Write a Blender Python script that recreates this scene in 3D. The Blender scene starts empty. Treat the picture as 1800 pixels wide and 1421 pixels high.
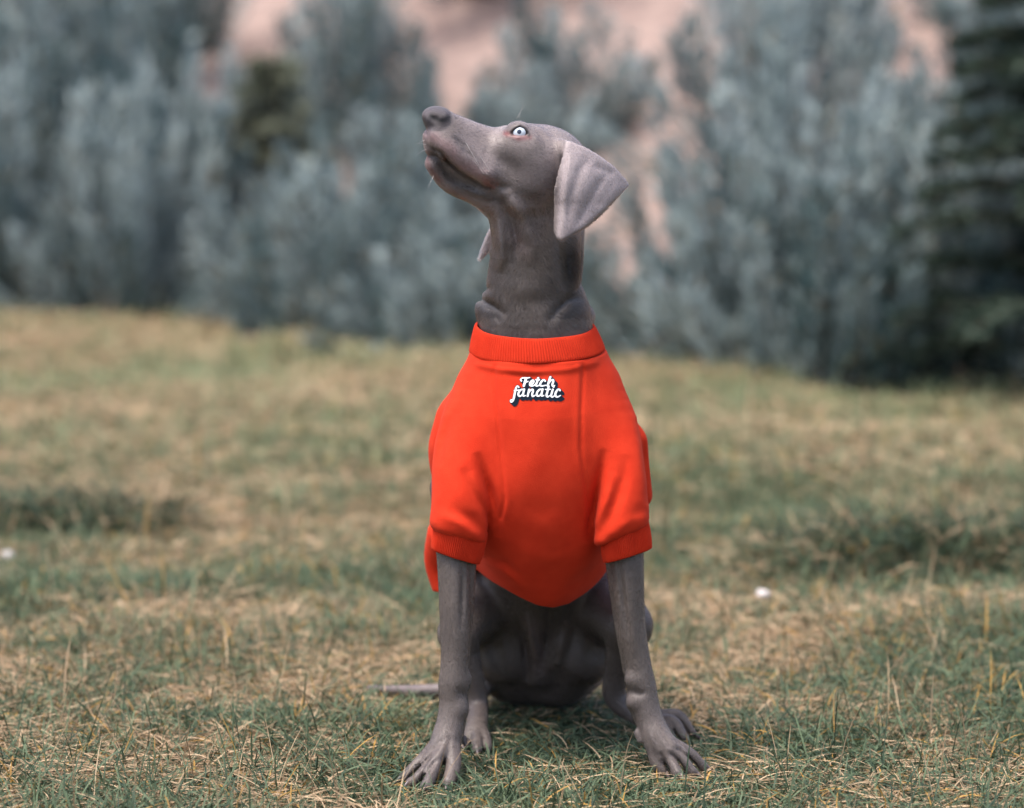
import bpy, math
import numpy as np
import openvdb
from mathutils import Vector
from mathutils.bvhtree import BVHTree

# ------------------------------------------------------------------ camera, sky, sun, exposure
scene = bpy.context.scene
COL = scene.collection
CAM_H, CAM_D, FPX = 1.0, 4.0, 5600.0            # lens height, distance to the dog, focal length in 1800-px widths
PITCH = math.radians(7.32)
cam_data = bpy.data.cameras.new('camera')
cam_data.sensor_width = 36.0
cam_data.lens = 36.0 * FPX / 1800.0
cam_data.clip_start, cam_data.clip_end = 0.1, 500.0
cam_data.dof.use_dof = True
cam_data.dof.focus_distance = 4.02
cam_data.dof.aperture_fstop = 2.6
cam = bpy.data.objects.new('camera', cam_data)
cam.location = (0.0, -CAM_D, CAM_H)
cam.rotation_euler = (math.radians(90) - PITCH, 0, 0)
COL.objects.link(cam)
scene.camera = cam

SUN_EL, SUN_AZ = math.radians(70), math.radians(232)   # azimuth measured clockwise from +y
world = bpy.data.worlds.new('World')
scene.world = world
world.use_nodes = True
wn = world.node_tree
bg = wn.nodes['Background']
sky = wn.nodes.new('ShaderNodeTexSky')
sky.sky_type = 'NISHITA'
sky.sun_disc = False
sky.sun_elevation = SUN_EL
sky.sun_rotation = SUN_AZ
sky.air_density, sky.dust_density, sky.ozone_density = 1.0, 4.0, 1.0
wn.links.new(sky.outputs[0], bg.inputs[0])
bg.inputs[1].default_value = 0.11
sun_data = bpy.data.lights.new('sun', 'SUN')
sun_data.energy = 1.5
sun_data.angle = math.radians(22)
sun_data.color = (1.0, 0.95, 0.88)
sun = bpy.data.objects.new('sun', sun_data)
sd = Vector((math.sin(SUN_AZ) * math.cos(SUN_EL), math.cos(SUN_AZ) * math.cos(SUN_EL), math.sin(SUN_EL)))
sun.rotation_euler = sd.to_track_quat('Z', 'Y').to_euler()
sun.location = sd * 20
COL.objects.link(sun)
scene.view_settings.view_transform = 'Standard'
scene.view_settings.look = 'None'
scene.view_settings.gamma = 1.0
scene.view_settings.exposure = 1.60
scene.render.engine = 'CYCLES'
scene.cycles.use_denoising = True
scene.cycles.max_bounces = 6

# ------------------------------------------------------------------ helpers
rng = np.random.default_rng(7)
CT, ST = math.cos(PITCH), math.sin(PITCH)

def ray(px, py):
    a, b = (px - 900.0) / FPX, (710.5 - py) / FPX
    return a, CT + b * ST, -ST + b * CT          # world x, y, z of the sight line through a photo pixel

def W(px, py, y):
    """the point at depth y that shows at photo pixel (px, py)"""
    a, b, c = ray(px, py)
    t = (y + CAM_D) / b
    return np.array((a * t, y, CAM_H + c * t))

def G(px, py, z=0.0):
    """the point at height z that shows at photo pixel (px, py)"""
    a, b, c = ray(px, py)
    t = (z - CAM_H) / c
    return np.array((a * t, b * t - CAM_D, z))

def to_px(X, Y, Z):
    dy, dz = Y + CAM_D, Z - CAM_H
    dep = dy * CT - dz * ST
    return 900 + FPX * X / dep, 710.5 - FPX * (dy * ST + dz * CT) / dep

def hash3(ix, iy, iz, seed):
    h = (ix * 374761393 + iy * 668265263 + iz * 2147483647 + seed * 974711) & 0xffffffff
    h = ((h ^ (h >> 13)) * 1274126177) & 0xffffffff
    return ((h ^ (h >> 16)) & 0xffff) / 65535.0

def vnoise(p, scale, seed=0):
    """smooth value noise in 0..1 at points p (N,3), lattice cells of 1/scale"""
    q = np.asarray(p, float) * scale
    i = np.floor(q).astype(np.int64)
    f = q - i
    f = f * f * (3 - 2 * f)
    r = 0
    for a in (0, 1):
        for b in (0, 1):
            for c in (0, 1):
                w = (f[:, 0] if a else 1 - f[:, 0]) * (f[:, 1] if b else 1 - f[:, 1]) * (f[:, 2] if c else 1 - f[:, 2])
                r = r + w * hash3(i[:, 0] + a, i[:, 1] + b, i[:, 2] + c, seed)
    return r

def mesh_from(name, verts, quads=None, tris=None, smooth=True):
    me = bpy.data.meshes.new(name)
    verts = np.ascontiguousarray(verts, dtype=np.float32)
    nq = 0 if quads is None else len(quads)
    nt = 0 if tris is None else len(tris)
    me.vertices.add(len(verts))
    me.vertices.foreach_set('co', verts.ravel())
    idx = np.concatenate([np.asarray(a, dtype=np.int32).ravel() for a in (quads, tris) if a is not None and len(a)])
    me.loops.add(len(idx))
    me.loops.foreach_set('vertex_index', idx)
    me.polygons.add(nq + nt)
    st = np.concatenate([np.arange(nq) * 4, nq * 4 + np.arange(nt) * 3]).astype(np.int32)
    me.polygons.foreach_set('loop_start', st)
    if smooth:
        me.polygons.foreach_set('use_smooth', np.ones(nq + nt, dtype=bool))
    me.update(calc_edges=True)
    return me

def vcol(me, cols, name='Col'):
    at = me.color_attributes.new(name, 'FLOAT_COLOR', 'POINT')
    c = np.ones((len(me.vertices), 4), dtype=np.float32)
    c[:, :3] = cols
    at.data.foreach_set('color', c.ravel())

def link(name, me, mat=None, parent=None, loc=None):
    o = bpy.data.objects.new(name, me)
    COL.objects.link(o)
    if mat is not None and me is not None:
        me.materials.clear()
        for m in (mat if isinstance(mat, (list, tuple)) else [mat]):
            me.materials.append(m)
    if parent is not None:
        o.parent = parent
    if loc is not None:
        o.location = loc
    return o

def tag(o, label=None, cat=None, group=None, kind=None):
    for k, v in (('label', label), ('category', cat), ('group', group), ('kind', kind)):
        if v:
            o[k] = v
    return o

def new_mat(name):
    m = bpy.data.materials.new(name)
    m.use_nodes = True
    return m, m.node_tree, m.node_tree.nodes['Principled BSDF']

def N(nt, typ, **kw):
    n = nt.nodes.new(typ)
    for k, v in kw.items():
        setattr(n, k, v)
    return n

def attr_mat(name, rough=0.7, spec=0.3, noise=0.0, nscale=60.0, bump=0.0, bscale=300.0, sheen=0.0, trans=0.0):
    """a material whose colour comes from the mesh's own colour attribute, varied by fine noise"""
    m, nt, b = new_mat(name)
    at = N(nt, 'ShaderNodeVertexColor', layer_name='Col')
    src = at.outputs['Color']
    tc = N(nt, 'ShaderNodeTexCoord')
    if noise:
        nz = N(nt, 'ShaderNodeTexNoise'); nz.inputs['Scale'].default_value = nscale; nz.inputs['Detail'].default_value = 4
        nt.links.new(tc.outputs['Object'], nz.inputs['Vector'])
        mr = N(nt, 'ShaderNodeMapRange'); mr.inputs['From Min'].default_value = 0.25; mr.inputs['From Max'].default_value = 0.75
        mr.inputs['To Min'].default_value = 1 - noise; mr.inputs['To Max'].default_value = 1 + noise
        nt.links.new(nz.outputs['Fac'], mr.inputs['Value'])
        mx = N(nt, 'ShaderNodeVectorMath', operation='SCALE')
        nt.links.new(src, mx.inputs[0]); nt.links.new(mr.outputs['Result'], mx.inputs['Scale'])
        src = mx.outputs[0]
    nt.links.new(src, b.inputs['Base Color'])
    b.inputs['Roughness'].default_value = rough
    b.inputs['Specular IOR Level'].default_value = spec
    if sheen:
        b.inputs['Sheen Weight'].default_value = sheen
        b.inputs['Sheen Roughness'].default_value = 0.4
    if bump:
        nb = N(nt, 'ShaderNodeTexNoise'); nb.inputs['Scale'].default_value = bscale; nb.inputs['Detail'].default_value = 3
        nt.links.new(tc.outputs['Object'], nb.inputs['Vector'])
        bm = N(nt, 'ShaderNodeBump'); bm.inputs['Strength'].default_value = bump; bm.inputs['Distance'].default_value = 0.002
        nt.links.new(nb.outputs['Fac'], bm.inputs['Height']); nt.links.new(bm.outputs[0], b.inputs['Normal'])
    if trans:
        tr = N(nt, 'ShaderNodeBsdfTranslucent')
        nt.links.new(src, tr.inputs['Color'])
        mix = N(nt, 'ShaderNodeMixShader'); mix.inputs[0].default_value = trans
        out = nt.nodes['Material Output']
        nt.links.new(b.outputs[0], mix.inputs[1]); nt.links.new(tr.outputs[0], mix.inputs[2])
        nt.links.new(mix.outputs[0], out.inputs['Surface'])
    return m

SKIP = ''
# ------------------------------------------------------------------ ground: lawn and the sandy bank behind it
EDGE = np.array([G(px, py + 16)[:2] for px, py in ((-700, 535), (-300, 530), (0, 536), (300, 548), (600, 588), (850, 618), (1100, 640), (1300, 655), (1500, 674), (1800, 696), (2200, 715), (2700, 730))])
EDGE = EDGE[np.argsort(EDGE[:, 0])]
def edge_y(x):                                    # where the lawn ends
    return np.interp(x, EDGE[:, 0], EDGE[:, 1]) + .05 * np.sin(5.1 * np.asarray(x)) + .03 * np.sin(11.3 * np.asarray(x) + 1)

def ss(a, b, x):
    t = np.clip((x - a) / (b - a), 0, 1)
    return t * t * (3 - 2 * t)

def flat_noise(x, y, s, seed):
    return vnoise(np.stack([x.ravel(), y.ravel(), np.zeros(x.size)], 1), s, seed).reshape(x.shape)

MOUNDS = [(*G(1625, 1000)[:2], .27, .15, .035), (*G(110, 920)[:2], .24, .14, .03)]
def lawn_z(x, y):
    x, y = np.asarray(x, float), np.asarray(y, float)
    far = ss(.35, 1.2, np.hypot(x, (y - .1)))
    z = far * (.05 * (flat_noise(x, y, 1.1, 3) - .5) + .03 * (flat_noise(x, y, 3.3, 4) - .5))
    for mx, my, rx, ry, h in MOUNDS:
        z = z + h * np.exp(-((x - mx) / rx) ** 2 - ((y - my) / ry) ** 2)
        z = z - .035 * np.exp(-((x - mx + .05) / (rx * .9)) ** 2 - ((y - my + ry * 1.15) / (ry * .6)) ** 2)
    return z - .35 * ss(.05, .9, y - edge_y(x))

def bank_z(x, y):
    s = np.maximum(np.asarray(y, float) - edge_y(x), -1)
    n = flat_noise(x, y, .8, 21) - .5
    return -.10 + .30 * np.maximum(s - .15, 0) * ss(0, 2.2, s + .4) + .25 * n * ss(.3, 2, s) + .06 * (flat_noise(x, y, 3.1, 22) - .5) * ss(0, .6, s) - .3 * (s < -.3)

def grid_sheet(name, xs, ys, zf, mat):
    X, Y = np.meshgrid(xs, ys, indexing='ij')
    V = np.stack([X, Y, zf(X, Y)], -1).reshape(-1, 3)
    i, j = np.meshgrid(np.arange(len(xs) - 1), np.arange(len(ys) - 1), indexing='ij')
    a = (i * len(ys) + j).ravel()
    q = np.stack([a, a + len(ys), a + len(ys) + 1, a + 1], 1)
    o = link(name, mesh_from(name, V, quads=q), mat)
    o['kind'] = 'structure'
    return o

def soil_mat(name, cols, s1, s2, bump):
    m, nt, b = new_mat(name)
    tc = N(nt, 'ShaderNodeTexCoord')
    n1 = N(nt, 'ShaderNodeTexNoise'); n1.inputs['Scale'].default_value = s1; n1.inputs['Detail'].default_value = 8
    n2 = N(nt, 'ShaderNodeTexNoise'); n2.inputs['Scale'].default_value = s2; n2.inputs['Detail'].default_value = 6
    for n in (n1, n2):
        nt.links.new(tc.outputs['Object'], n.inputs['Vector'])
    mx = N(nt, 'ShaderNodeMath', operation='MULTIPLY_ADD'); mx.inputs[1].default_value = .45
    ad = N(nt, 'ShaderNodeMath', operation='MULTIPLY'); ad.inputs[1].default_value = .55
    nt.links.new(n1.outputs['Fac'], ad.inputs[0]); nt.links.new(n2.outputs['Fac'], mx.inputs[0]); nt.links.new(ad.outputs[0], mx.inputs[2])
    cr = N(nt, 'ShaderNodeValToRGB')
    el = cr.color_ramp.elements
    el[0].position, el[1].position = .36, .62
    el[0].color = (*cols[0], 1); el[1].color = (*cols[-1], 1)
    for k, c in enumerate(cols[1:-1]):
        e = el.new(.36 + .26 * (k + 1) / (len(cols) - 1)); e.color = (*c, 1)
    nt.links.new(mx.outputs[0], cr.inputs['Fac']); nt.links.new(cr.outputs[0], b.inputs['Base Color'])
    b.inputs['Roughness'].default_value = .95; b.inputs['Specular IOR Level'].default_value = .1
    bp = N(nt, 'ShaderNodeBump'); bp.inputs['Strength'].default_value = bump; bp.inputs['Distance'].default_value = .02
    nt.links.new(n2.outputs['Fac'], bp.inputs['Height']); nt.links.new(bp.outputs[0], b.inputs['Normal'])
    return m

m_thatch = soil_mat('lawn_soil', [(.045, .050, .032), (.085, .080, .045), (.16, .125, .075)], 9, 120, .8)
m_sand = soil_mat('sandy_soil', [(.15, .108, .098), (.26, .190, .165), (.33, .245, .212)], .9, 14, .6)
lx = np.concatenate([np.linspace(-60, -3.4, 24), np.linspace(-3.3, 3.3, 166), np.linspace(3.4, 60, 24)])
ly = np.concatenate([np.linspace(-60, -1.1, 20), np.linspace(-1, 8.5, 240)])
grid_sheet('lawn', lx, ly, lambda X, Y: lawn_z(X, np.minimum(Y, edge_y(np.clip(X, -6, 6)) + 1.0)) - .45 * (np.abs(X) > 6) * ss(2, 5, Y), m_thatch)
bx = np.concatenate([np.linspace(-60, -7, 30), np.linspace(-6.5, 6.5, 140), np.linspace(7, 60, 30)])
by = np.concatenate([np.linspace(-.5, 7, 90), np.linspace(7.5, 80, 60)])
def bank_sheet(X, S):
    Xc = np.clip(X, -6, 6)
    return bank_z(Xc, S + edge_y(Xc)) + .05 * (np.abs(X) - 6) * (np.abs(X) > 6)
Xb, Sb = np.meshgrid(bx, by, indexing='ij')
Vb = np.stack([Xb, Sb + edge_y(np.clip(Xb, -6, 6)), bank_sheet(Xb, Sb)], -1).reshape(-1, 3)
ib, jb = np.meshgrid(np.arange(len(bx) - 1), np.arange(len(by) - 1), indexing='ij')
ab_ = (ib * len(by) + jb).ravel()
bank = link('sandy_bank', mesh_from('sandy_bank', Vb, quads=np.stack([ab_, ab_ + len(by), ab_ + len(by) + 1, ab_ + 1], 1)), m_sand)
bank['kind'] = 'structure'
# ------------------------------------------------------------------ the dog: a signed distance field turned into one mesh
PXM = 1400.0

class Field:
    """a distance field on a regular grid; shapes blend in with a smooth minimum"""
    def __init__(self, lo, hi, h):
        self.lo, self.h = np.array(lo, float), h
        self.n = np.ceil((np.array(hi) - self.lo) / h).astype(int) + 1
        self.a = np.full(self.n, 0.06, dtype=np.float32)
        self.ax = [(self.lo[i] + h * np.arange(self.n[i])).astype(np.float32) for i in range(3)]
    def sl(self, lo, hi):
        i0 = np.clip(np.floor((np.array(lo) - self.lo) / self.h).astype(int), 0, self.n)
        i1 = np.clip(np.ceil((np.array(hi) - self.lo) / self.h).astype(int) + 1, 0, self.n)
        s = tuple(slice(a, b) for a, b in zip(i0, i1))
        return s, self.ax[0][s[0]][:, None, None], self.ax[1][s[1]][None, :, None], self.ax[2][s[2]][None, None, :]
    def put(self, s, d, k):
        a = self.a[s]
        if k > 0:
            h = np.maximum(k - np.abs(a - d), 0) / k
            self.a[s] = np.minimum(a, d) - h * h * k * 0.25
        else:
            self.a[s] = np.minimum(a, d)
    def cut(self, s, d, k):                       # carve away where d < 0
        a, d = self.a[s], -d
        h = np.maximum(k - np.abs(a - d), 0) / k if k > 0 else 0
        self.a[s] = np.maximum(a, d) + h * h * k * 0.25
    def tube(self, P, R, k=0.01, carve=False):
        """one smooth limb along points P with radii R (a single shape, so its joints do not swell)"""
        P, R = np.array(P, float), np.array(R, float)
        if len(P) > 2:
            Q = np.concatenate([P, R[:, None]], 1)
            Q = np.concatenate([[2 * Q[0] - Q[1]], Q, [2 * Q[-1] - Q[-2]]])
            o = []
            for i in range(1, len(Q) - 2):
                t = np.linspace(0, 1, 5)[:-1, None]
                a, b, c, d = Q[i - 1:i + 3]
                o.append(.5 * (2 * b + (c - a) * t + (2 * a - 5 * b + 4 * c - d) * t ** 2 + (3 * b - a - 3 * c + d) * t ** 3))
            Q = np.concatenate(o + [Q[-2:-1]])
            P, R = Q[:, :3], Q[:, 3]
        m = R.max() + k + 0.008
        s, X, Y, Z = self.sl(P.min(0) - m, P.max(0) + m)
        best = np.full(self.a[s].shape, 1e3, dtype=np.float32)
        i0 = np.array([q.start for q in s])
        for a, b, ra, rb in zip(P, P[1:], R, R[1:]):
            mm = max(ra, rb) + k + 0.008
            t_, x, y, z = self.sl(np.minimum(a, b) - mm, np.maximum(a, b) + mm)
            loc = tuple(slice(q.start - o, q.stop - o) for q, o in zip(t_, i0))
            ab = b - a
            t = np.clip(((x - a[0]) * ab[0] + (y - a[1]) * ab[1] + (z - a[2]) * ab[2]) / max(ab @ ab, 1e-12), 0, 1)
            d = np.sqrt((x - a[0] - t * ab[0]) ** 2 + (y - a[1] - t * ab[1]) ** 2 + (z - a[2] - t * ab[2]) ** 2) - (ra + t * (rb - ra))
            best[loc] = np.minimum(best[loc], d.astype(np.float32))
        (self.cut if carve else self.put)(s, best, k)
    def cone(self, a, b, ra, rb, k=0.01, carve=False):
        self.tube([a, b], [ra, rb], k, carve)
    def chain(self, pts, k=0.01, carve=False):
        """pts: (px, py, y, radius in px)"""
        if len(pts) == 1:
            pts = list(pts) * 2
        self.tube([W(p[0], p[1], p[2]) for p in pts], [p[3] / PXM for p in pts], k, carve)
    def ell(self, c, r, k=0.01, rot=0.0, yaw=0.0, carve=False):
        """ellipsoid; rot turns it about y, yaw about z"""
        c, r = np.array(c, float), np.array(r, float)
        m = r.max() + k + 0.008
        s, X, Y, Z = self.sl(c - m, c + m)
        X, Y, Z = X - c[0], Y - c[1], Z - c[2]
        if yaw:
            X, Y = X * math.cos(yaw) + Y * math.sin(yaw), -X * math.sin(yaw) + Y * math.cos(yaw)
        if rot:
            X, Z = X * math.cos(rot) + Z * math.sin(rot), -X * math.sin(rot) + Z * math.cos(rot)
        k0 = np.sqrt((X / r[0]) ** 2 + (Y / r[1]) ** 2 + (Z / r[2]) ** 2)
        k1 = np.sqrt((X / r[0] ** 2) ** 2 + (Y / r[1] ** 2) ** 2 + (Z / r[2] ** 2) ** 2)
        d = k0 * (k0 - 1) / np.maximum(k1, 1e-6)
        (self.cut if carve else self.put)(s, d.astype(np.float32), k)
    def emboss(self, poly, width, amp, y0, y1, taper=.45):
        """raise (amp > 0) or press (amp < 0) the surface along a line given in photo pixels, between depths y0 and y1"""
        P = np.array(poly, float)
        c = np.array([W(x, y, yy) for x, y in P for yy in (y0, y1)])
        m = 3 * width / PXM
        s, X, Y, Z = self.sl(c.min(0) - m, c.max(0) + m)
        px, py = to_px(X, Y, Z)
        d2 = None
        seg = np.hypot(*(P[1:] - P[:-1]).T); tot = seg.sum(); run = 0.0
        for a, b, sg in zip(P, P[1:], seg):
            ab = b - a
            t = np.clip(((px - a[0]) * ab[0] + (py - a[1]) * ab[1]) / (ab @ ab), 0, 1)
            q = (px - a[0] - t * ab[0]) ** 2 + (py - a[1] - t * ab[1]) ** 2
            u = (run + t * sg) / tot
            if d2 is None:
                d2, along = q, u
            else:
                along = np.where(q < d2, u, along); d2 = np.minimum(d2, q)
            run += sg
        if taper > 0:                             # the fold runs out softly at both ends
            amp = amp * np.clip(along / taper, 0, 1) ** .7 * np.clip((1 - along) / taper, 0, 1) ** .7
        fade = np.clip((Y - y0) / 0.01, 0, 1) * np.clip((y1 - Y) / 0.01, 0, 1)
        self.a[s] -= (amp * np.exp(-d2 / width ** 2) * fade).astype(np.float32)
    def sheet(self, outline, depth, half, k, y0, y1, rnd=0.0):
        """a thin leaf of flesh: outline in photo pixels, depth(px, py) gives its middle surface"""
        P = np.array(outline, float)
        c = np.array([W(x, y, yy) for x, y in P for yy in (y0, y1)])
        s, X, Y, Z = self.sl(c.min(0) - 0.012, c.max(0) + 0.012)
        ym = 0.5 * (y0 + y1)
        px, py = to_px(X, np.float32(ym), Z)      # (nx,1,nz)
        d2, ins = np.full(px.shape, 1e9), np.zeros(px.shape, bool)
        for a, b in zip(P, np.roll(P, -1, 0)):
            ab = b - a
            t = np.clip(((px - a[0]) * ab[0] + (py - a[1]) * ab[1]) / (ab @ ab), 0, 1)
            d2 = np.minimum(d2, (px - a[0] - t * ab[0]) ** 2 + (py - a[1] - t * ab[1]) ** 2)
            cr = ((a[1] > py) != (b[1] > py)) & (px < (b[0] - a[0]) * (py - a[1]) / (b[1] - a[1] + 1e-9) + a[0])
            ins ^= cr
        dd = np.sqrt(d2) / PXM * np.where(ins, -1, 1)
        q = np.abs(Y - depth(px, py)) - half
        e = dd + half
        d = np.minimum(np.maximum(q, e), 0) + np.sqrt(np.maximum(q + half, 0) ** 2 * (e > 0) + np.maximum(e, 0) ** 2) * (e > 0) - half * (e > 0)
        d = np.where(e > 0, np.sqrt(np.maximum(q + half, 0) ** 2 + np.maximum(e, 0) ** 2) - half, q)
        self.put(s, (d - rnd).astype(np.float32), k)
    def mesh(self):
        g = openvdb.FloatGrid(0.06)
        g.copyFromArray(self.a)
        v, q = g.convertToQuads(0.0)
        v = v * self.h + self.lo
        return v, q

def hy(px, l=0.0):                                # middle plane of the turned head, l metres towards the camera side
    return 0.05 + (px - 950) / 1400 * 0.33 - l * 0.95

def relax(v, q, n, lam=0.5):
    e = np.concatenate([q[:, [0, 1]], q[:, [1, 2]], q[:, [2, 3]], q[:, [3, 0]]])
    cnt = np.maximum(np.bincount(e.ravel(), minlength=len(v)), 1)[:, None]
    for _ in range(n):
        for f in (lam, -lam * 1.04):
            s = np.stack([np.bincount(e[:, 0], v[e[:, 1], i], len(v)) + np.bincount(e[:, 1], v[e[:, 0], i], len(v)) for i in range(3)], 1)
            v = v + f * (s / cnt - v)
    return v

EAR = [(990, 246), (1004, 247), (1030, 258), (1050, 270), (1080, 292), (1102, 317), (1108, 327), (1096, 338), (1067, 369), (1034, 397),
       (1002, 413), (986, 420), (977, 416), (972, 404), (972, 372), (973, 330), (979, 303), (988, 272)]

def make_body():
    F = Field((-0.27, -0.10, -0.02), (0.27, 0.56, 0.90), 0.0022)
    # ---- neck and trunk
    F.chain([(945, 322, .06, 68), (946, 400, .070, 76), (940, 470, .076, 81), (936, 520, .082, 85), (941, 560, .091, 99), (943, 640, .098, 108)], .02)
    F.chain([(945, 700, .11, 105), (946, 830, .16, 112), (948, 940, .25, 104), (948, 1045, .355, 112), (948, 1128, .40, 104)], .03)
    F.chain([(1020, 557, .125, 25)], .014)
    F.chain([(1002, 380, .115, 26), (1004, 460, .115, 21), (1003, 500, .112, 18)], .005)
    F.chain([(860, 545, .10, 22)], .015)
    # ---- skull
    F.ell(W(948, 283, hy(950)), (.052, .050, .046), .02)
    F.chain([(985, 292, hy(975), 48)], .02)
    for l in (.027, -.027):
        F.chain([(909, 238, hy(909, l), 22), (935, 243, hy(935, l), 22)], .012)
        F.chain([(767, 240, hy(767, l * .45), 17), (790, 261, hy(790, l * .68), 22), (824, 286, hy(824, l * .80), 24), (850, 302, hy(850, l * .95), 21)], .008)
        F.chain([(859, 313, hy(859, l * .85), 14)], .006)
        F.ell(W(922, 305, hy(925, l * 1.05)), (.043, .024, .042), .022)
        F.chain([(882, 265, hy(882, l * .85), 24), (930, 270, hy(930, l * 1.35), 26), (975, 290, hy(975, l * 1.4), 24)], .018)
        F.chain([(905, 345, hy(905, l * .7), 26)], .02)
    F.chain([(905, 252, hy(905), 34), (862, 252, hy(862), 28), (802, 232, hy(802), 28), (774, 216, hy(774), 25)], .012)
    F.chain([(790, 246, hy(790), 28), (850, 280, hy(850), 40), (905, 292, hy(905), 50)], .015)
    # lower jaw, chin, throat
    F.chain([(763, 288, hy(763, -.004), 15), (785, 316, hy(785, -.008), 17.5), (811, 331, hy(811, -.010), 18.5), (856, 342, hy(856, -.008), 24), (905, 346, hy(905), 38)], .004)
    F.chain([(768, 262, hy(768, -.004), 12), (790, 290, hy(790, -.006), 15), (825, 312, hy(825, -.006), 17), (870, 325, hy(870), 27)], .008)
    F.chain([(757, 243, hy(757), 14), (756, 258, hy(756), 11)], .008)
    F.chain([(860, 340, hy(870), 26), (892, 372, .045, 38), (915, 420, .06, 55)], .015)
    # nose leather
    F.ell(W(768, 208, hy(768) - .001), (.0195, .0195, .0150), .005, rot=math.radians(-10))
    F.chain([(760, 208, hy(760, .012), 9), (778, 207, hy(778, .015), 9)], .006)
    F.chain([(760, 208, hy(760, -.012), 9), (778, 207, hy(778, -.015), 9)], .006)
    # nostril and slit
    F.chain([(758, 203, hy(758, .024), 5.5), (764, 209, hy(764, .022), 6)], .004, carve=True)
    F.chain([(764, 211, hy(764, .025), 4.5), (774, 214, hy(774, .025), 3.6), (784, 212, hy(784, .025), 3.2), (790, 207, hy(790, .024), 3)], .003, carve=True)
    F.chain([(742, 211, hy(742, -.006), 4.5), (747, 208, hy(747, -.008), 5)], .003, carve=True)
    F.emboss([(750, 222), (751, 236), (754, 250)], 3.5, -.0022, -.06, .03)
    # mouth line under the flews
    F.emboss([(757, 257), (763, 262), (776, 268), (790, 286), (810, 304), (829, 315), (848, 328), (863, 331)], 3.2, -.0058, -.06, hy(800))
    F.emboss([(752, 262), (752, 285), (764, 305), (780, 325)], 6, .0022, -.06, .03)
    F.emboss([(772, 285), (790, 312), (815, 333)], 7, -.0030, -.06, .03)
    F.emboss([(800, 322), (830, 338), (868, 350)], 5, .0025, -.06, .05)
    # whisker furrows, cheek modelling, lip corner fold
    for dx, dy in ((0, 0), (8, 10), (15, 20)):
        F.emboss([(795 + dx, 240 + dy), (812 + dx, 252 + dy), (826 + dx, 259 + dy)], 3.0, -.0016, -.06, .05)
    F.emboss([(838, 300), (858, 306), (872, 318)], 8, .0025, -.06, .06)
    F.emboss([(868, 322), (884, 330), (905, 327)], 6, -.0025, -.06, .06)
    F.emboss([(878, 256), (900, 268), (930, 270), (948, 258)], 10, -.0008, -.06, .06)
    F.emboss([(850, 262), (885, 285), (915, 300)], 14, -.0022, -.06, .06)
    F.emboss([(895, 335), (925, 352), (955, 350)], 12, -.003, -.06, .06)
    F.emboss([(940, 226), (955, 245), (962, 262)], 6, -.0020, -.06, .06)
    # eye: lid bulge, then the opening
    F.chain([(911, 233, EYE_Y + .003, 17)], .010)
    F.chain([(892, 236.5, EYE_Y - .012, 1.3), (904, 233.5, EYE_Y - .012, 5.0), (914, 232, EYE_Y - .012, 6.8), (922, 234.5, EYE_Y - .011, 4.6), (928, 238, EYE_Y - .009, 1.5)], .0015, carve=True)
    F.emboss([(895, 231), (904, 223), (914, 219), (924, 224), (930, 236)], 3.2, .0022, -.06, .06)
    F.emboss([(895, 240), (905, 243), (918, 243), (928, 241)], 3.0, .0014, -.06, .06)
    F.emboss([(884, 230), (896, 214), (914, 208), (930, 214)], 4.0, -.0010, -.06, .06)
    # neck folds
    F.emboss([(868, 352), (880, 395), (884, 440), (880, 478)], 7, .0060, -.08, .09)
    F.emboss([(882, 345), (901, 385), (908, 425), (900, 470)], 7, -.0075, -.08, .09)
    F.emboss([(893, 345), (922, 388), (938, 430), (932, 470)], 11, .0055, -.08, .09)
    F.emboss([(858, 375), (866, 420), (867, 460)], 5, -.0040, -.08, .09)
    F.emboss([(838, 520), (862, 535), (893, 555)], 7, -.0060, -.08, .12)
    F.emboss([(866, 550), (884, 566)], 6, -.0020, -.08, .12)
    F.emboss([(846, 500), (856, 506), (868, 508)], 6, -.0024, -.08, .12)
    F.emboss([(1026, 520), (998, 528), (978, 546), (962, 572)], 8, -.0055, -.08, .13)
    F.emboss([(880, 500), (920, 512), (965, 505)], 16, .0020, -.08, .1)
    F.emboss([(985, 405), (987, 460), (992, 512)], 7, -.0050, -.08, .13)
    # ---- ears
    def ear(px, py):
        u = np.clip((px - 975) / 130, 0, 1); w = np.clip((py - 246) / 175, 0, 1)
        y = -.012 - .030 * np.sin(np.clip(w * 1.3 + .18, 0, 1) * 1.9) + .052 * u ** 1.8
        y = y + .009 * np.clip(1 - np.abs(px - 971 - 12 * (1 - w)) / 16, 0, 1) ** 1.3      # front edge rolls in to the cheek
        for pl, s_, am in (([(1040, 266), (1018, 300), (1002, 345), (996, 395)], 9, .0026), ([(1068, 300), (1044, 335), (1024, 372), (1010, 402)], 8, .0026), ([(1094, 318), (1072, 348), (1044, 380)], 9, -.0020),
                           ([(1000, 256), (990, 290), (985, 340), (984, 400)], 5, .0026), ([(1040, 288), (1062, 298), (1082, 310)], 7, .0022), ([(1100, 336), (1066, 374), (1030, 400), (996, 412)], 5, .0018)):
            P = np.array(pl, float); sg = np.hypot(*(P[1:] - P[:-1]).T); run, d2, al = 0.0, np.full(np.shape(px), 1e9), np.zeros(np.shape(px))
            for q0, q1, L_ in zip(P, P[1:], sg):
                t = np.clip(((px - q0[0]) * (q1 - q0)[0] + (py - q0[1]) * (q1 - q0)[1]) / L_ ** 2, 0, 1)
                dd = (px - q0[0] - t * (q1 - q0)[0]) ** 2 + (py - q0[1] - t * (q1 - q0)[1]) ** 2
                al = np.where(dd < d2, (run + t * L_) / sg.sum(), al); d2 = np.minimum(d2, dd); run += L_
            y = y + am * np.exp(-d2 / s_ ** 2) * np.clip(np.sin(np.pi * np.clip(al, .02, .98)) * 1.6, 0, 1)
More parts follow.
